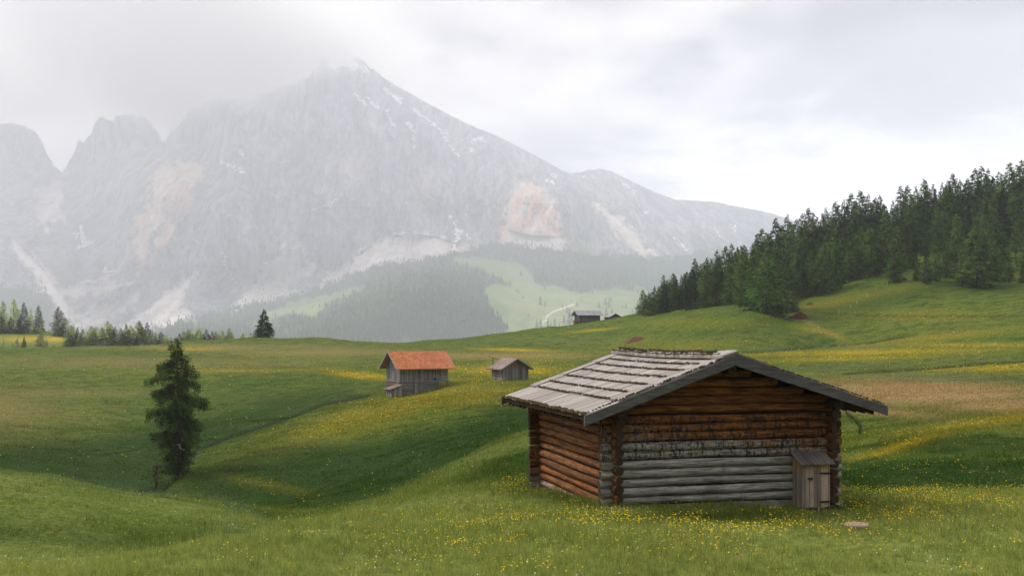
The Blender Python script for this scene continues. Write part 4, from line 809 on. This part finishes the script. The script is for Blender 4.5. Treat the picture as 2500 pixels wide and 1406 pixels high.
def tile_mat(name, a, b, c3, rows=4.6):
    m, T = new_mat(name); p = T.obj(); x, y, z = T.sep(p); n = T.noise(p, 2.2, 5, .7); n2 = T.noise(p, 7, 3, .7)
    n0 = T.noise(p, .7, 4, .6); c = T.mix(T.smooth(n, .4, .6), a, b); c = T.mix(T.smooth(n0, .5, .65, 0, .45), c, (a[0] * .6, a[1] * .8, a[2] * .9)); c = T.mix(T.smooth(n0, .48, .36, 0, .4), c, (b[0] * 1.1, b[1] * 1.35, b[2] * 1.6)); c = T.mix(T.smooth(n2, .5, .7, 0, .8), c, c3)
    sw = T.math('FRACT', T.math('MULTIPLY', z, rows)); c = T.mix(T.smooth(sw, .0, .22, .6, 0), c, (a[0] * .45, a[1] * .45, a[2] * .45))
    finish(T, m, principled(T, c, .9, .1), sw, .8, .05); return m
tile_o = tile_mat('orange_roof_tiles', (.50, .165, .07), (.66, .24, .11), (.30, .11, .06)); tile_g = tile_mat('weathered_roof_tiles', (.17, .14, .13), (.26, .20, .18), (.30, .13, .07), 4)
shake_g = tile_mat('silvery_shakes', (.25, .25, .27), (.34, .335, .36), (.20, .20, .21), 3)
# ------------------------------------------------------------------ the log hut in the foreground
rs = random.Random(11); random.seed(11)
hut = empty('log_hut', HUT, HA, 'large log hut with shingled roof and a small door box, in the foreground meadow', 'hut')
W_, DP = 5.55, 6.0; XR = 2.747
def roof_z(x): return 3.49 - .36 * (XR - x) if x < XR else 3.49 - .307 * (x - XR)
def under(x): return roof_z(x) - .17
def log(mb, a, b, z, rad, axis, tone, off=0.0):
    n = 12; pts = []
    ph = rs.uniform(0, 6); bow = rs.uniform(-.02, .02); tp = rs.uniform(-.2, .2)
    for i in range(n + 1):
        q = a + (b - a) * i / n; w_ = math.sin(ph + i * .7) * .006 + bow * math.sin(math.pi * i / n)
        pts.append((q, off + w_, z + w_) if axis == 'x' else (off + w_, q, z + w_))
    mb.tube(pts, [rad * (1 + .05 * math.sin(ph + i * .9) + rs.uniform(-.025, .025) + tp * (i / n - .5)) for i in range(n + 1)], 14, 0, tone, 1, .04)
ST = .212; R0 = .1035
TICK = {5, 6, 7, 8, 9}
fw, rw, lw_, rt = MB(), MB(), MB(), MB()
for zq in (.13 - ST, .13 - 2 * ST): log(rw, -.35, W_ + .3, zq, R0, 'x', .3, DP)
k = 0; z = .13
while z < 3.3:                                    # gable walls, narrowing under the roof
    xa, xb = -.33 - rs.uniform(0, .06), W_ + .30 + rs.uniform(-.03, .06)
    if z > 2.12: xa = max(-.02, XR - (3.32 - z) / .36 - .08); xb = min(W_ + .05, XR + (3.32 - z) / .307 - .02)
    if xb - xa < .3: break
    tone = rs.uniform(.66, 1.0) if k in TICK else rs.uniform(0, .55)
    log(fw, xa, xb, z, R0 * rs.uniform(.88, 1.06), 'x', tone); log(rw, xa, xb, z, R0 * rs.uniform(.92, 1.06), 'x', rs.uniform(0, 1), DP)
    k += 1; z += ST
k = -2; z = .13 - ST * 2.5
while z < 2.15:                                   # side walls, set half a log lower so that the corners interlock
    for mb_, xo in ((lw_, 0), (rt, W_)):
        log(mb_, -.30 - rs.uniform(0, .07), DP + .32, z, R0 * rs.uniform(.84, 1.06), 'y', rs.uniform(.66, 1) if k in (3, 4) else rs.uniform(0, .6), xo + rs.uniform(-.02, .02))
    k += 1; z += ST
o = fw.build('gable_wall', [gable_m, endm], hut, True); tag(o, 'front gable wall, silvery logs below and tan logs above')
rw.build('gable_wall', [log_mat('rear_gable_logs', .0, .8, 'x'), endm], hut, True)
tag(lw_.build('side_wall', [side_m, endm], hut, True), 'reddish brown log wall on the left'); rt.build('side_wall', [side_m, endm], hut, True)
mb = MB()                                          # dark lining behind the logs closes the chinks
mb.box(.02, W_ - .02, .05, .08, -.1, 2.1); mb.box(.02, W_ - .02, DP - .08, DP - .05, -.1, 2.1); mb.box(.05, .08, .09, DP - .09, -.1, 2.05); mb.box(W_ - .08, W_ - .05, .09, DP - .09, -.1, 2.05)
for y0 in (.05, DP - .08): mb.add([(.1, y0, 2.1), (W_ - .1, y0, 2.1), (XR, y0, 3.2), (.1, y0 + .03, 2.1), (W_ - .1, y0 + .03, 2.1), (XR, y0 + .03, 3.2)], [(0, 1, 2), (5, 4, 3), (0, 3, 4, 1), (1, 4, 5, 2), (2, 5, 3, 0)])
mb.build('inner_lining', dark_m, hut)
mb = MB()
for x, y in [(1.2, -.05), (2.6, -.03), (4.0, -.03), (W_, -.05), (1.9, -.04), (3.3, -.04), (.5, -.05)]:
    mb.tube([(x - .25, y, -.16), (x - .08, y, -.12), (x + .12, y, -.13), (x + .28, y, -.17)], [.08, .15, .14, .07], 7, jit=.2)
mb.box(.1, W_ - .1, -.06, .06, -.12, .02)
mb.build('foundation_stone', stone, hut)
mb = MB()                                          # purlins with round ends
for x in (0.02, XR, W_ + .0):
    mb.tube([(x, -.5, under(x) - .14), (x, 3, under(x) - .14), (x, 6.75, under(x) - .14)], .125 if x != XR else .11, 14, 0, .3, 1, .03)
mb.tube([(W_ + .0, -.42, under(W_) - .36), (W_, 6.5, under(W_) - .36)], .115, 14, 0, .3, 1, .03)
mb.build('purlin', [dark_m, endm], hut, True)
# roof: deck, courses of long boards, rolls of moss between the courses, borders along the verges
def slope_pt(side, s, y, h):
    """s metres (horizontal) up from the eave on the left (-1) or right (1) slope, h above the surface"""
    x = -.905 + s if side < 0 else 6.745 - s
    sag = -.05 * math.sin(math.pi * min(max((y + .6) / 7.45, 0), 1)) * (s / 3.65)
    return (x, y, roof_z(x) + h + sag)
def slab(mb, side, s0, s1, y0, y1, h0, h1, th, m=0, tone=None):
    """h0/h1: height of the top at the lower and upper end"""
    if side > 0: y0, y1 = y0, y1
    a = [slope_pt(side, s0, y0, h0 - th), slope_pt(side, s1, y0, h1 - th), slope_pt(side, s1, y1, h1 - th), slope_pt(side, s0, y1, h0 - th)]
    b = [slope_pt(side, s0, y0, h0), slope_pt(side, s1, y0, h1), slope_pt(side, s1, y1, h1), slope_pt(side, s0, y1, h0)]
    if side > 0: a = a[::-1]; b = b[::-1]
    mb.hexa(a + b, m, tone)
def moss_roll(mb, side, s, y0, y1, h, size=.04, jag=.03):
    y = y0; w = 0
    while y < y1:
        w = .8 * w + rs.uniform(-jag, jag) * .5; l = rs.uniform(.04, .12); q = size * rs.uniform(.6, 1.5)
        x_, y_, z_ = slope_pt(side, s + w, y, h)
        mb.tube([(x_ - q * .4, y_, z_ - .01), (x_ + rs.uniform(-.02, .02), y_ + l * .5, z_ + q * .35), (x_ + q * .4, y_ + l, z_ - .01)], [q * .55, q * .8, q * .5], 6, 0, jit=.25)
        y += l * .55
FR = [0, .25, .37, .5, .63, .75, .86, 1.0]
for side, full in ((-1, 3.652), (1, 3.998)):
    rf = empty('roof_slope'); rf.parent = hut
    mb = MB(); n = 8
    for i in range(n): slab(mb, side, .03, full, -.58 + i * 7.41 / n, -.58 + (i + 1) * 7.41 / n, -.02, -.02, .09)
    dk = mb.build('roof_deck', dark_m, rf)
    mb = MB()
    for ci in range(7):
        s0, s1 = full * FR[ci] - (.06 if ci else .02), full * FR[ci + 1]
        y = -.02 if ci else -.60
        yend = 6.35 if ci else 6.85
        while y < yend:
            wd = rs.uniform(.085, .17); y2 = min(y + wd, yend); j = rs.uniform(-.02, .02)
            slab(mb, side, s0 + j, min(s1 + .02, full), y + .004, y2, .048 + rs.uniform(0, .008), .012 + rs.uniform(0, .006), .028, 0, rs.random())
            y = y2
    mb.build('shingle', shing_m, rf)
    mb = MB()                                      # border boards up both verges
    for y0, y1 in ((-.60, -.02), (6.35, 6.85)):
        if y0 > 0: mb.build('border_board', shing_m, rf); mb = MB()
        for q in range(4):
            ya, yb = y0 + (y1 - y0) * q / 4, y0 + (y1 - y0) * (q + 1) / 4
            sa = .9 if y0 < 0 else .9
            for (u0, u1) in ((full * FR[1] - .1, full * .5), (full * .48, full * .77), (full * .75, full)):
                slab(mb, side, u0 + rs.uniform(-.05, .05), u1, ya + .004, yb, .07 + rs.uniform(0, .006), .055, .03, 0, rs.random() * .6 + .2)
    mb.build('border_board', shing_m, rf)
    mb = MB()
    for i in range(1, 7): moss_roll(mb, side, full * FR[i] - .06, .02 + .0 * i, 6.3, .05, .022, .02)
    moss_roll(mb, side, .0, -.6, 6.85, .03, .045)
    for _ in range(150):                           # tufts along the near verge
        s = rs.uniform(0, full); x_, y_, z_ = slope_pt(side, s, -.6 + abs(rs.gauss(0, .035)), .075); q = rs.uniform(.012, .03)
        mb.tube([(x_ - q, y_, z_ - .01), (x_, y_ + .01, z_ + q * .4), (x_ + q * 1.4, y_, z_ - .01)], [q * .5, q * .8, q * .4], 5, jit=.3)
    mb.build('moss_roll', moss, rf)
    # barge boards at the two verges
    for yb in (-.66, 6.86):
        mb = MB()
        a = []
        for s, hh in ((-.04, .0), (full, .0)):
            pass
        P = [slope_pt(side, -.05, yb, 0), slope_pt(side, full - .002, yb, 0)]
        (xa, _, za), (xb, _, zb) = P
        if side > 0: xa, za, xb, zb = xb, zb, xa, za
        dep = .195
        mb.hexa([(xa, yb, za - dep), (xb, yb, zb - dep), (xb, yb + .05, zb - dep), (xa, yb + .05, za - dep), (xa, yb, za + .03), (xb, yb, zb + .03), (xb, yb + .05, zb + .03), (xa, yb + .05, za + .03)], 0, .5 if side < 0 else .4)
        mb.build('barge_board', barge_m, hut)
    mb = MB()                                      # rafter tails under the eave
    for i in range(19):
        y = -.3 + i * .385
        slab(mb, side, .10 + rs.uniform(0, .08), 1.3, y - .05, y + .05, -.115, -.115, .13)
    mb.build('rafter', dark_m, hut)
mb = MB()                                          # ridge cap, mossy, its right-hand boards running a little down the far slope
for q in range(52):
    y = -.62 + q * .144
    x0, _, z0 = slope_pt(-1, 3.35, y, .13); x1, _, z1 = slope_pt(-1, 3.74, y, .165)
    hump = .03 * rs.random()
    mb.hexa([(x0, y, z0 - .05), (x1, y, z1 - .05), (x1, y + .14, z1 - .05), (x0, y + .14, z0 - .05), (x0, y, z0 + hump), (x1, y, z1 + hump), (x1, y + .14, z1 + hump), (x0, y + .14, z0 + hump)], 0, rs.random())
    slab(mb, 1, 3.15 + rs.uniform(-.03, .03), 3.99, y, y + .14, .085 + hump, .12, .05, 0, rs.random())
cap = mb.build('ridge_cap', shing_m, hut)
mb = MB(); moss_roll(mb, -1, 3.42, -.3, 6.85, .13, .035, .02); moss_roll(mb, -1, 3.6, .2, 6.7, .15, .035, .03); moss_roll(mb, 1, 3.16, -.6, 6.8, .1, .03)
mb.build('moss', moss, cap)
# the small door box on the gable wall
ax0, ax1, ay = 4.55, 5.30, -.52
box = empty('door_box'); box.parent = hut
mb = MB(); x = ax0
while x < ax1 - .02:
    wd = rs.uniform(.085, .12); x2 = min(x + wd, ax1); mb.box(x + .003, x2 - .003, ay - rs.uniform(.0, .012), ay + .02, -.12 + rs.uniform(-.02, .02), .93, 0, rs.random()); x = x2
dr = mb.build('door', door_m, box)
mb = MB()
for zz in (.02, .70): mb = MB(); mb.box(5.02, 5.31, ay - .028, ay - .014, zz - .018, zz + .018); mb.build('hinge', iron, dr)
mb = MB(); mb.box(4.70, 4.83, ay - .03, ay - .014, .565, .60); mb.box(4.765, 4.785, ay - .045, ay - .032, .53, .61); mb.build('latch', iron, dr)
for xs in (ax0, ax1 - .02):
    mb = MB()
    for q in range(4): y0 = ay + .022 + q * .105; mb.box(xs, xs + .02, y0, y0 + .10, -.12, .93 + (y0 - ay) * .42, 0, rs.random())
    mb.build('side_panel', door_m, box)
mb = MB(); x = ax0 - .09
while x < ax1 + .08:
    wd = rs.uniform(.10, .15); x2 = min(x + wd, ax1 + .09); h = rs.uniform(0, .012)
    mb.hexa([(x + .003, ay - .10, .90 + h), (x2, ay - .10, .90 + h), (x2, -.08, 1.16 + h), (x + .003, -.08, 1.16 + h), (x + .003, ay - .10, .93 + h), (x2, ay - .10, .93 + h), (x2, -.08, 1.19 + h), (x + .003, -.08, 1.19 + h)], 0, rs.random()); x = x2
mb.build('roof', wood_mat('dark_roof_boards', [(.05, .045, .042), (.10, .09, .085), (.12, .11, .10), (.20, .18, .165), (.06, .05, .045)], (10, 1, 1), 2.5), box)

# ------------------------------------------------------------------ the other buildings
def planks(mb, p0, p1, zb, zt, wd=.16, off=.02, seed=0):
    """a wall of upright boards from p0 to p1; zb, zt give bottom and top as functions of the way along"""
    L = math.dist(p0, p1); n = max(1, int(L / wd)); dx, dy = (p1[0] - p0[0]) / L, (p1[1] - p0[1]) / L; nx, ny = dy, -dx
    for i in range(n):
        a, b = i / n * L + .004, (i + 1) / n * L; o_ = off + rs.uniform(0, .025); t = .05
        q = [(p0[0] + dx * s + nx * h, p0[1] + dy * s + ny * h) for s, h in ((a, o_), (b, o_), (b, o_ - t), (a, o_ - t))]
        za, zc = zt(a / L), zt(b / L); ba = zb((a + b) / 2 / L) + rs.uniform(-.03, .03)
        mb.hexa([(*q[0], ba), (*q[1], ba), (*q[2], ba), (*q[3], ba), (*q[0], za), (*q[1], zc), (*q[2], zc), (*q[3], za)], 0, rs.random())
def gable_roof(root, axis, A, B, ridge, eave, oa, ob, roofm, edgem, th=.12):
    """axis 'x': ridge along local x over 0..A; B is the span; oa: overhang at the gable ends, ob at the eaves"""
    m = (ridge - eave) / (B / 2 + ob)
    X = (lambda u, v, z: (u, v, z)) if axis == 'x' else (lambda u, v, z: (v, u, z))
    for sgn in (-1, 1):
        e = -ob if sgn < 0 else B + ob; mb = MB(); n = 6
        for i in range(n):
            u0, u1 = -oa + (A + 2 * oa) * i / n, -oa + (A + 2 * oa) * (i + 1) / n
            c = [X(u0, e, eave), X(u1, e, eave), X(u1, B / 2, ridge), X(u0, B / 2, ridge)]
            if (sgn > 0) ^ (axis == 'y'): c = c[::-1]
            mb.hexa([(x, y, z - th) for x, y, z in c] + c, 0)
        mb.build('roof_slope', roofm, root)
        for u in (-oa - .06, A + oa + .003):
            mb = MB(); c = [X(u, e, eave - .17), X(u + .057, e, eave - .17), X(u + .057, B / 2, ridge - .17), X(u, B / 2, ridge - .17)]
            if (sgn > 0) ^ (axis == 'y'): c = c[::-1]
            mb.hexa(c + [(x, y, z + .22) for x, y, z in c], 0); mb.build('barge_board', edgem, root)
    return m
def inner(root, A, B, zb, eave, ridge, axis, m=None):
    X = (lambda u, v, z: (u, v, z)) if axis == 'x' else (lambda u, v, z: (v, u, z)); mb = MB(); i_ = .05
    v = [X(i_, i_, zb), X(A - i_, i_, zb), X(A - i_, B - i_, zb), X(i_, B - i_, zb), X(i_, i_, eave), X(A - i_, i_, eave), X(A - i_, B - i_, eave), X(i_, B - i_, eave), X(i_, B / 2, ridge), X(A - i_, B / 2, ridge)]
    f = [(3, 2, 1, 0), (0, 1, 5, 4), (2, 3, 7, 6), (0, 4, 8, 7, 3), (1, 2, 6, 9, 5), (4, 5, 9, 8), (6, 7, 8, 9)]
    if axis == 'y': f = [q[::-1] for q in f]
    mb.add(v, f); mb.build('inner_lining', dark_m, root)
# barn with the orange roof
D = 141; q = gz(977, D); base = (HY - 967) / F * D
barn = empty('barn', (q.x, D, base), R(29), 'two-storey grey barn with a bright orange tiled roof, on the middle slope', 'barn')
barn.scale = (.955, .955, .955); A, B, EV, RG = 7.3, 4.9, 4.05, 6.1
mm = gable_roof(barn, 'x', A, B, RG + .08, EV - .25, .85, .75, tile_o, edge_m)
inner(barn, A, B, 1.9, EV, RG - .15, 'x')
gl = lambda s: EV + (RG - .1 - EV) * (1 - abs(s - .5) * 2)
for a, b, zt in (((0, 0), (A, 0), lambda s: EV), ((A, 0), (A, B), gl), ((A, B), (0, B), lambda s: EV), ((0, B), (0, 0), gl)):
    mb = MB(); planks(mb, a, b, lambda s: 1.98, zt, .2); mb.build('plank_wall', plank_m, barn)
# log-built lower storey with a door and an open bay on the right
logs2 = wood_mat('grey_logs', [(.10, .10, .10), (.20, .195, .19), (.17, .165, .16), (.33, .32, .31), (.10, .09, .085)], (.6, .6, 8), 2.0)
logs3 = wood_mat('brown_logs', [(.07, .05, .04), (.16, .12, .095), (.12, .09, .075), (.24, .19, .16), (.06, .045, .04)], (.6, .6, 8), 2.0)
def logwall(mb, a, b, z0, z1, st=.2, ax='x', off=0):
    z = z0 + st / 2
    while z < z1:
        mb.tube([(a, off, z), ((a + b) / 2, off, z + rs.uniform(-.01, .01)), (b, off, z)] if ax == 'x' else [(off, a, z), (off, (a + b) / 2, z), (off, b, z)], st * .52, 8, 0, rs.random()); z += st
for a_x, b_x, z_b in ((-.2, 2.05, -.5), (3.55, 5.5, -.2)): mb = MB(); logwall(mb, a_x, b_x, z_b, 1.95); mb.build('log_wall', logs2, barn, True)
mb = MB(); logwall(mb, -.2, B + .2, -.6, 1.95, .2, 'y'); mb.build('log_wall', logs3, barn, True)
mb = MB(); logwall(mb, .1, 5.5, -.2, 1.95, .2, 'x', B); logwall(mb, .1, B, -.2, 1.95, .2, 'y', 5.5); mb.build('log_wall', logs3, barn, True)
mb = MB(); mb.box(.1, 5.4, .12, B - .12, -.6, 1.9); mb.build('inner_lining', dark_m, barn)
mb = MB(); planks(mb, (2.1, -.08), (3.45, -.08), lambda s: -.1, lambda s: 1.82, .22); dd = mb.build('door', plank_m, barn)
mb = MB(); mb.box(2.02, 2.12, -.2, -.09, -.3, 1.93); mb.box(3.43, 3.53, -.2, -.09, -.3, 1.93); mb.box(1.98, 3.57, -.2, -.09, 1.84, 1.94); mb.build('frame', logs2, dd)
mb = MB(); mb.box(5.5, 5.66, -.12, .08, -.1, 1.95); mb.box(5.75, 5.9, -.3, -.1, -.1, 2.3); mb.build('post', logs2, barn)
mb = MB(); mb.box(A - .14, A + .04, -.1, .1, -.1, 1.95); mb.build('post', logs2, barn)
mb = MB(); mb.box(-.3, A + .25, -.12, .1, 1.93, 2.08); mb.box(-.12, .08, -.2, B + .3, 1.92, 2.07); mb.build('sill_beam', logs2, barn)
mb = MB(); mb.add([(5.0, -.075, 2.1), (5.55, -.075, 2.1), (5.38, -.075, 2.5), (5.2, -.075, 2.52), (5.0, -.05, 2.1), (5.55, -.05, 2.1), (5.38, -.05, 2.5), (5.2, -.05, 2.52)], [(0, 1, 2, 3), (7, 6, 5, 4), (0, 4, 5, 1), (1, 5, 6, 2), (2, 6, 7, 3), (3, 7, 4, 0)]); mb.build('hatch', endm, barn)
mb = MB()
for q_ in range(20): mb.tube([(rs.uniform(-1, 2.2), rs.uniform(-.6, -.1), rs.uniform(-.5, -.35)), (rs.uniform(-1, 2.2), rs.uniform(-.6, -.1), -.4)], .1, 6, jit=.3)
mb.build('fallen_stone', stone, barn) if False else None
for (cx_, cy_, sx_, sy_, h_, hh_) in ((-1.35, .2, 1.5, 1.5, 1.25, 1.75),):
    lt = empty('lean_to'); lt.parent = barn
    x0, x1, y0, y1 = -1.75, -.25, -1.1, .9
    for a, b, zt in (((x0, y0), (x1, y0), lambda s: 1.05 + .45 * s), ((x0, y1), (x0, y0), lambda s: 1.05), ((x1, y0), (x1, y1), lambda s: 1.5)):
        mb = MB(); planks(mb, a, b, lambda s: -.7, zt, .18); mb.build('plank_wall', plank_m, lt)
    mb = MB(); mb.hexa([(x0 - .3, y0 - .3, .98), (x1 + .1, y0 - .3, 1.6), (x1 + .1, y1 + .2, 1.6), (x0 - .3, y1 + .2, .98), (x0 - .3, y0 - .3, 1.06), (x1 + .1, y0 - .3, 1.68), (x1 + .1, y1 + .2, 1.68), (x0 - .3, y1 + .2, 1.06)]); mb.build('roof', logs3, lt)
    mb = MB(); mb.box(x0 + .1, x1 - .1, y0 + .1, y1 - .1, -.6, 1.0); mb.build('inner_lining', dark_m, lt)
# small plank hut beside it
D = 144; q = gz(1228, D); base = (HY - 929) / F * D
sm = empty('plank_hut', (q.x, D - .4, base), R(29), 'small grey plank hut with tan boards under the eave, right of the orange-roofed barn', 'hut')
sm.scale = (.96, .96, .96); A, B, EV, RG = 3.3, 4.1, 1.95, 3.1
inner(sm, A, B, -.2, EV - .1, RG - .25, 'y')
gable_roof(sm, 'y', A, B, RG + .05, EV - .32, .55, .62, tile_g, edge_m)
gl = lambda s: EV + (RG - .22 - EV) * (1 - abs(s - .5) * 2) - .1
for a, b, zt in (((0, 0), (B, 0), gl), ((B, 0), (B, A), lambda s: EV - .1), ((B, A), (0, A), gl), ((0, A), (0, 0), lambda s: EV - .1)):
    mb = MB(); planks(mb, a, b, lambda s: -.1, zt, .17); mb.build('plank_wall', plank_o, sm)
mb = MB(); mb.box(-.1, B + .1, -.12, .0, -.35, -.03); mb.box(-.12, 0.0, 0, A, -.35, -.03); mb.build('foundation', stone, sm)
mb = MB(); mb.tube([(.35, A + .3, 2.0), (.35, A + .3, 3.1)], .05, 7); mb.tube([(.35, A + .3, 3.1), (.35, A + .3, 3.22)], .11, 7); mb.build('flue_pipe', iron, sm)
# two huts on the sky-line ridge
def ridge_hut(px, D, ypb, rz, A, B, EV, RG, axis, label, oa, ob, logm):
    q = gz(px, D); base = (HY - ypb) / F * D
    rt_ = empty('ridge_hut', (q.x, D, base), rz, label, 'hut', 'huts on the sky-line ridge')
    inner(rt_, A, B, -.8, EV, RG - .2, axis); gable_roof(rt_, axis, A, B, RG, EV - .2, oa, ob, shake_g, edge_m if axis == 'x' else barge_m)
    X, Y = (A, B) if axis == 'x' else (B, A)
    mb = MB(); logwall(mb, -.25, X + .25, -.8, EV - .1, .26); tag(mb.build('log_wall', logm, rt_, True))
    mb = MB(); logwall(mb, -.25, Y + .25, -.8, EV - .1, .26, 'y'); mb.build('log_wall', logs3, rt_, True)
    mb = MB(); logwall(mb, -.25, Y + .25, -.8, EV - .1, .26, 'y', X); mb.build('log_wall', logs3, rt_, True)
    return rt_
rh = ridge_hut(1416, 316, 788, R(16), 6.1, 4.4, 2.45, 3.75, 'x', 'larger log hut with pale silvery roof on the sky-line ridge', 1.0, .75, logs2)
tanw = wood_mat('tan_boards', [(.25, .11, .05), (.30, .15, .08), (.32, .16, .08), (.38, .2, .1), (.2, .1, .05)])
mb = MB(); planks(mb, (-1.5, 1.0), (-.3, 1.0), lambda s: -.6, lambda s: .8, .2); mb.box(-1.5, -.3, 1.03, 1.9, -.6, .75); mb.build('side_box', tanw, rh)
mb = MB(); mb.add([(-.07, .3, 2.4), (-.07, 4.1, 2.4), (-.07, 2.2, 3.5), (-.2, .3, 2.4), (-.2, 4.1, 2.4), (-.2, 2.2, 3.5)], [(0, 1, 2), (5, 4, 3), (0, 3, 4, 1), (1, 4, 5, 2), (2, 5, 3, 0)]); mb.build('gable_boards', tanw, rh)
ridge_hut(1491, 318, 783, R(22), 3.6, 3.1, 1.35, 2.15, 'y', 'small low dark hut on the sky-line ridge right of the larger one', .3, .45, logs2)
# tiny farm buildings on the far meadow
white, T = new_mat('whitewash'); finish(T, white, principled(T, (.7, .68, .66)))
for px, py, s_, lb in ((1415, 736, 12, 'white-fronted grey-roofed farmhouse on the far meadow above the winding path'), (1393, 735, 7, 'tiny grey hut left of the white-fronted farmhouse on the far meadow'), (1478, 722, 10, 'pale farmhouse highest on the far meadow'), (1481, 737, 4, 'tiny white shed below the highest far farmhouse')):
    D = float(relief(np.array([px * 1.0]), np.array([py * 1.0]))[0])
    fh = empty('farmhouse', ((px - CX) / F * D, D - 2, (HY - py) / F * D - .8), R(35), lb, 'farmhouse', 'farm buildings on the far meadow'); k_ = s_ * 1.3
    mb = MB(); v = [(0, 0, -2), (k_, 0, -2), (k_, k_ * .8, -2), (0, k_ * .8, -2), (0, 0, k_ * .35), (k_, 0, k_ * .35), (k_, k_ * .8, k_ * .35), (0, k_ * .8, k_ * .35), (k_ / 2, 0, k_ * .62), (k_ / 2, k_ * .8, k_ * .62)]
    mb.add(v, [(3, 2, 1, 0), (0, 1, 5, 8, 4), (2, 3, 7, 9, 6), (0, 4, 7, 3), (1, 2, 6, 5)]); mb.build('wall', white if s_ != 7 else plank_m, fh)
    gable_roof(fh, 'y', k_ * .8, k_, k_ * .66, k_ * .26, k_ * .1, k_ * .14, shake_g, white, .4)
# ------------------------------------------------------------------ heaps, cover stone, fence posts
soil, T = new_mat('peat'); p_ = T.obj(); c = T.mix(T.noise(p_, 1.5, 5, .7), (.03, .014, .008), (.10, .045, .022)); finish(T, soil, principled(T, c, 1, 0), T.noise(p_, 3, 4), 1, .2)
clay, T = new_mat('red_earth'); p_ = T.obj(); c = T.mix(T.noise(p_, 1.5, 5, .7), (.08, .035, .02), (.15, .07, .04)); finish(T, clay, principled(T, c, 1, 0), T.noise(p_, 3, 4), 1, .2)
def heap(px, D, rx, ry, h, mat, label, name='earth_heap'):
    p = gz(px, D); v, f = [], []; nr, na = 9, 26
    for i in range(nr + 1):
        for j in range(na):
            t = i / nr; a = 2 * math.pi * j / na; rr = t * (1 + .18 * math.sin(a * 3 + px) + .1 * math.sin(a * 7) + rs.uniform(-.04, .04))
            x, y = math.cos(a) * rx * rr, math.sin(a) * ry * rr
            v.append((x, y, gxy(p.x + x, p.y + y) - p.z - .1 * (t == 1) + h * (1 - t ** 1.8) * (1 + rs.uniform(-.15, .15)) * (1 if i else 1)))
    for i in range(nr):
        for j in range(na): f.append((i * na + j, (i + 1) * na + j, (i + 1) * na + (j + 1) % na, i * na + (j + 1) % na))
    o = mesh_obj(name, v, f, mat); o.location = p; tag(o, label, 'earth heap')
heap(1953, 226, 1.9, 1.5, 1.15, soil, 'dark brown peat heap below the wood on the right-hand slope')
heap(1550, 240, 2.1, 3.0, .75, clay, 'reddish earth heap on the meadow just above the log hut roof')
heap(1978, 240, .8, .8, .45, clay, 'tiny reddish earth heap behind the dark peat heap')
heap(2207, 247, .7, .6, .4, soil, 'tiny dark stump-like heap at the foot of the wood')
p = gz(2092, 22.2); mb = MB(); mb.tube([(0, 0, -.05), (0, 0, .03), (0, 0, .055)], [.25, .26, .23], 28, 0, .5)
pinkst, T = new_mat('pinkish_stone'); p_ = T.obj(); c = T.mix(T.noise(p_, 5, 4), (.20, .14, .11), (.30, .22, .17)); finish(T, pinkst, principled(T, c), T.noise(p_, 20, 4), .4, .01)
o = mb.build('cover_stone', pinkst, None, False); o.location = p + Vector((0, 0, .07)); tag(o, 'flat round pinkish cover stone in the grass right of the log hut', 'stone')
postm, T = new_mat('pale_post'); finish(T, postm, principled(T, (.55, .52, .46)))
fp = None
for px, D in ((2048, 226), (2166, 243), (1904, 228), (2076, 229), (2092, 232), (2117, 236), (2140, 240), (1919, 226)):
    if fp is None:
        mb = MB(); mb.tube([(0, 0, -.3), (.01, 0, .6), (0, 0, 1.3)], [.05, .045, .035], 6); fp = mb.build('fence_post', postm); o = fp
    else: o = fp.copy(); COL.objects.link(o)
    o.location = gz(px, D); o.scale = (1, 1, 1 if px in (2048, 2166) else .6)
    tag(o, 'taller pale fence post on the slope below the wood, left one of the two' if px == 2048 else ('taller pale fence post on the slope below the wood, right one of the two' if px == 2166 else 'short pale fence post in the line below the wood'), 'fence post', 'fence posts below the wood')
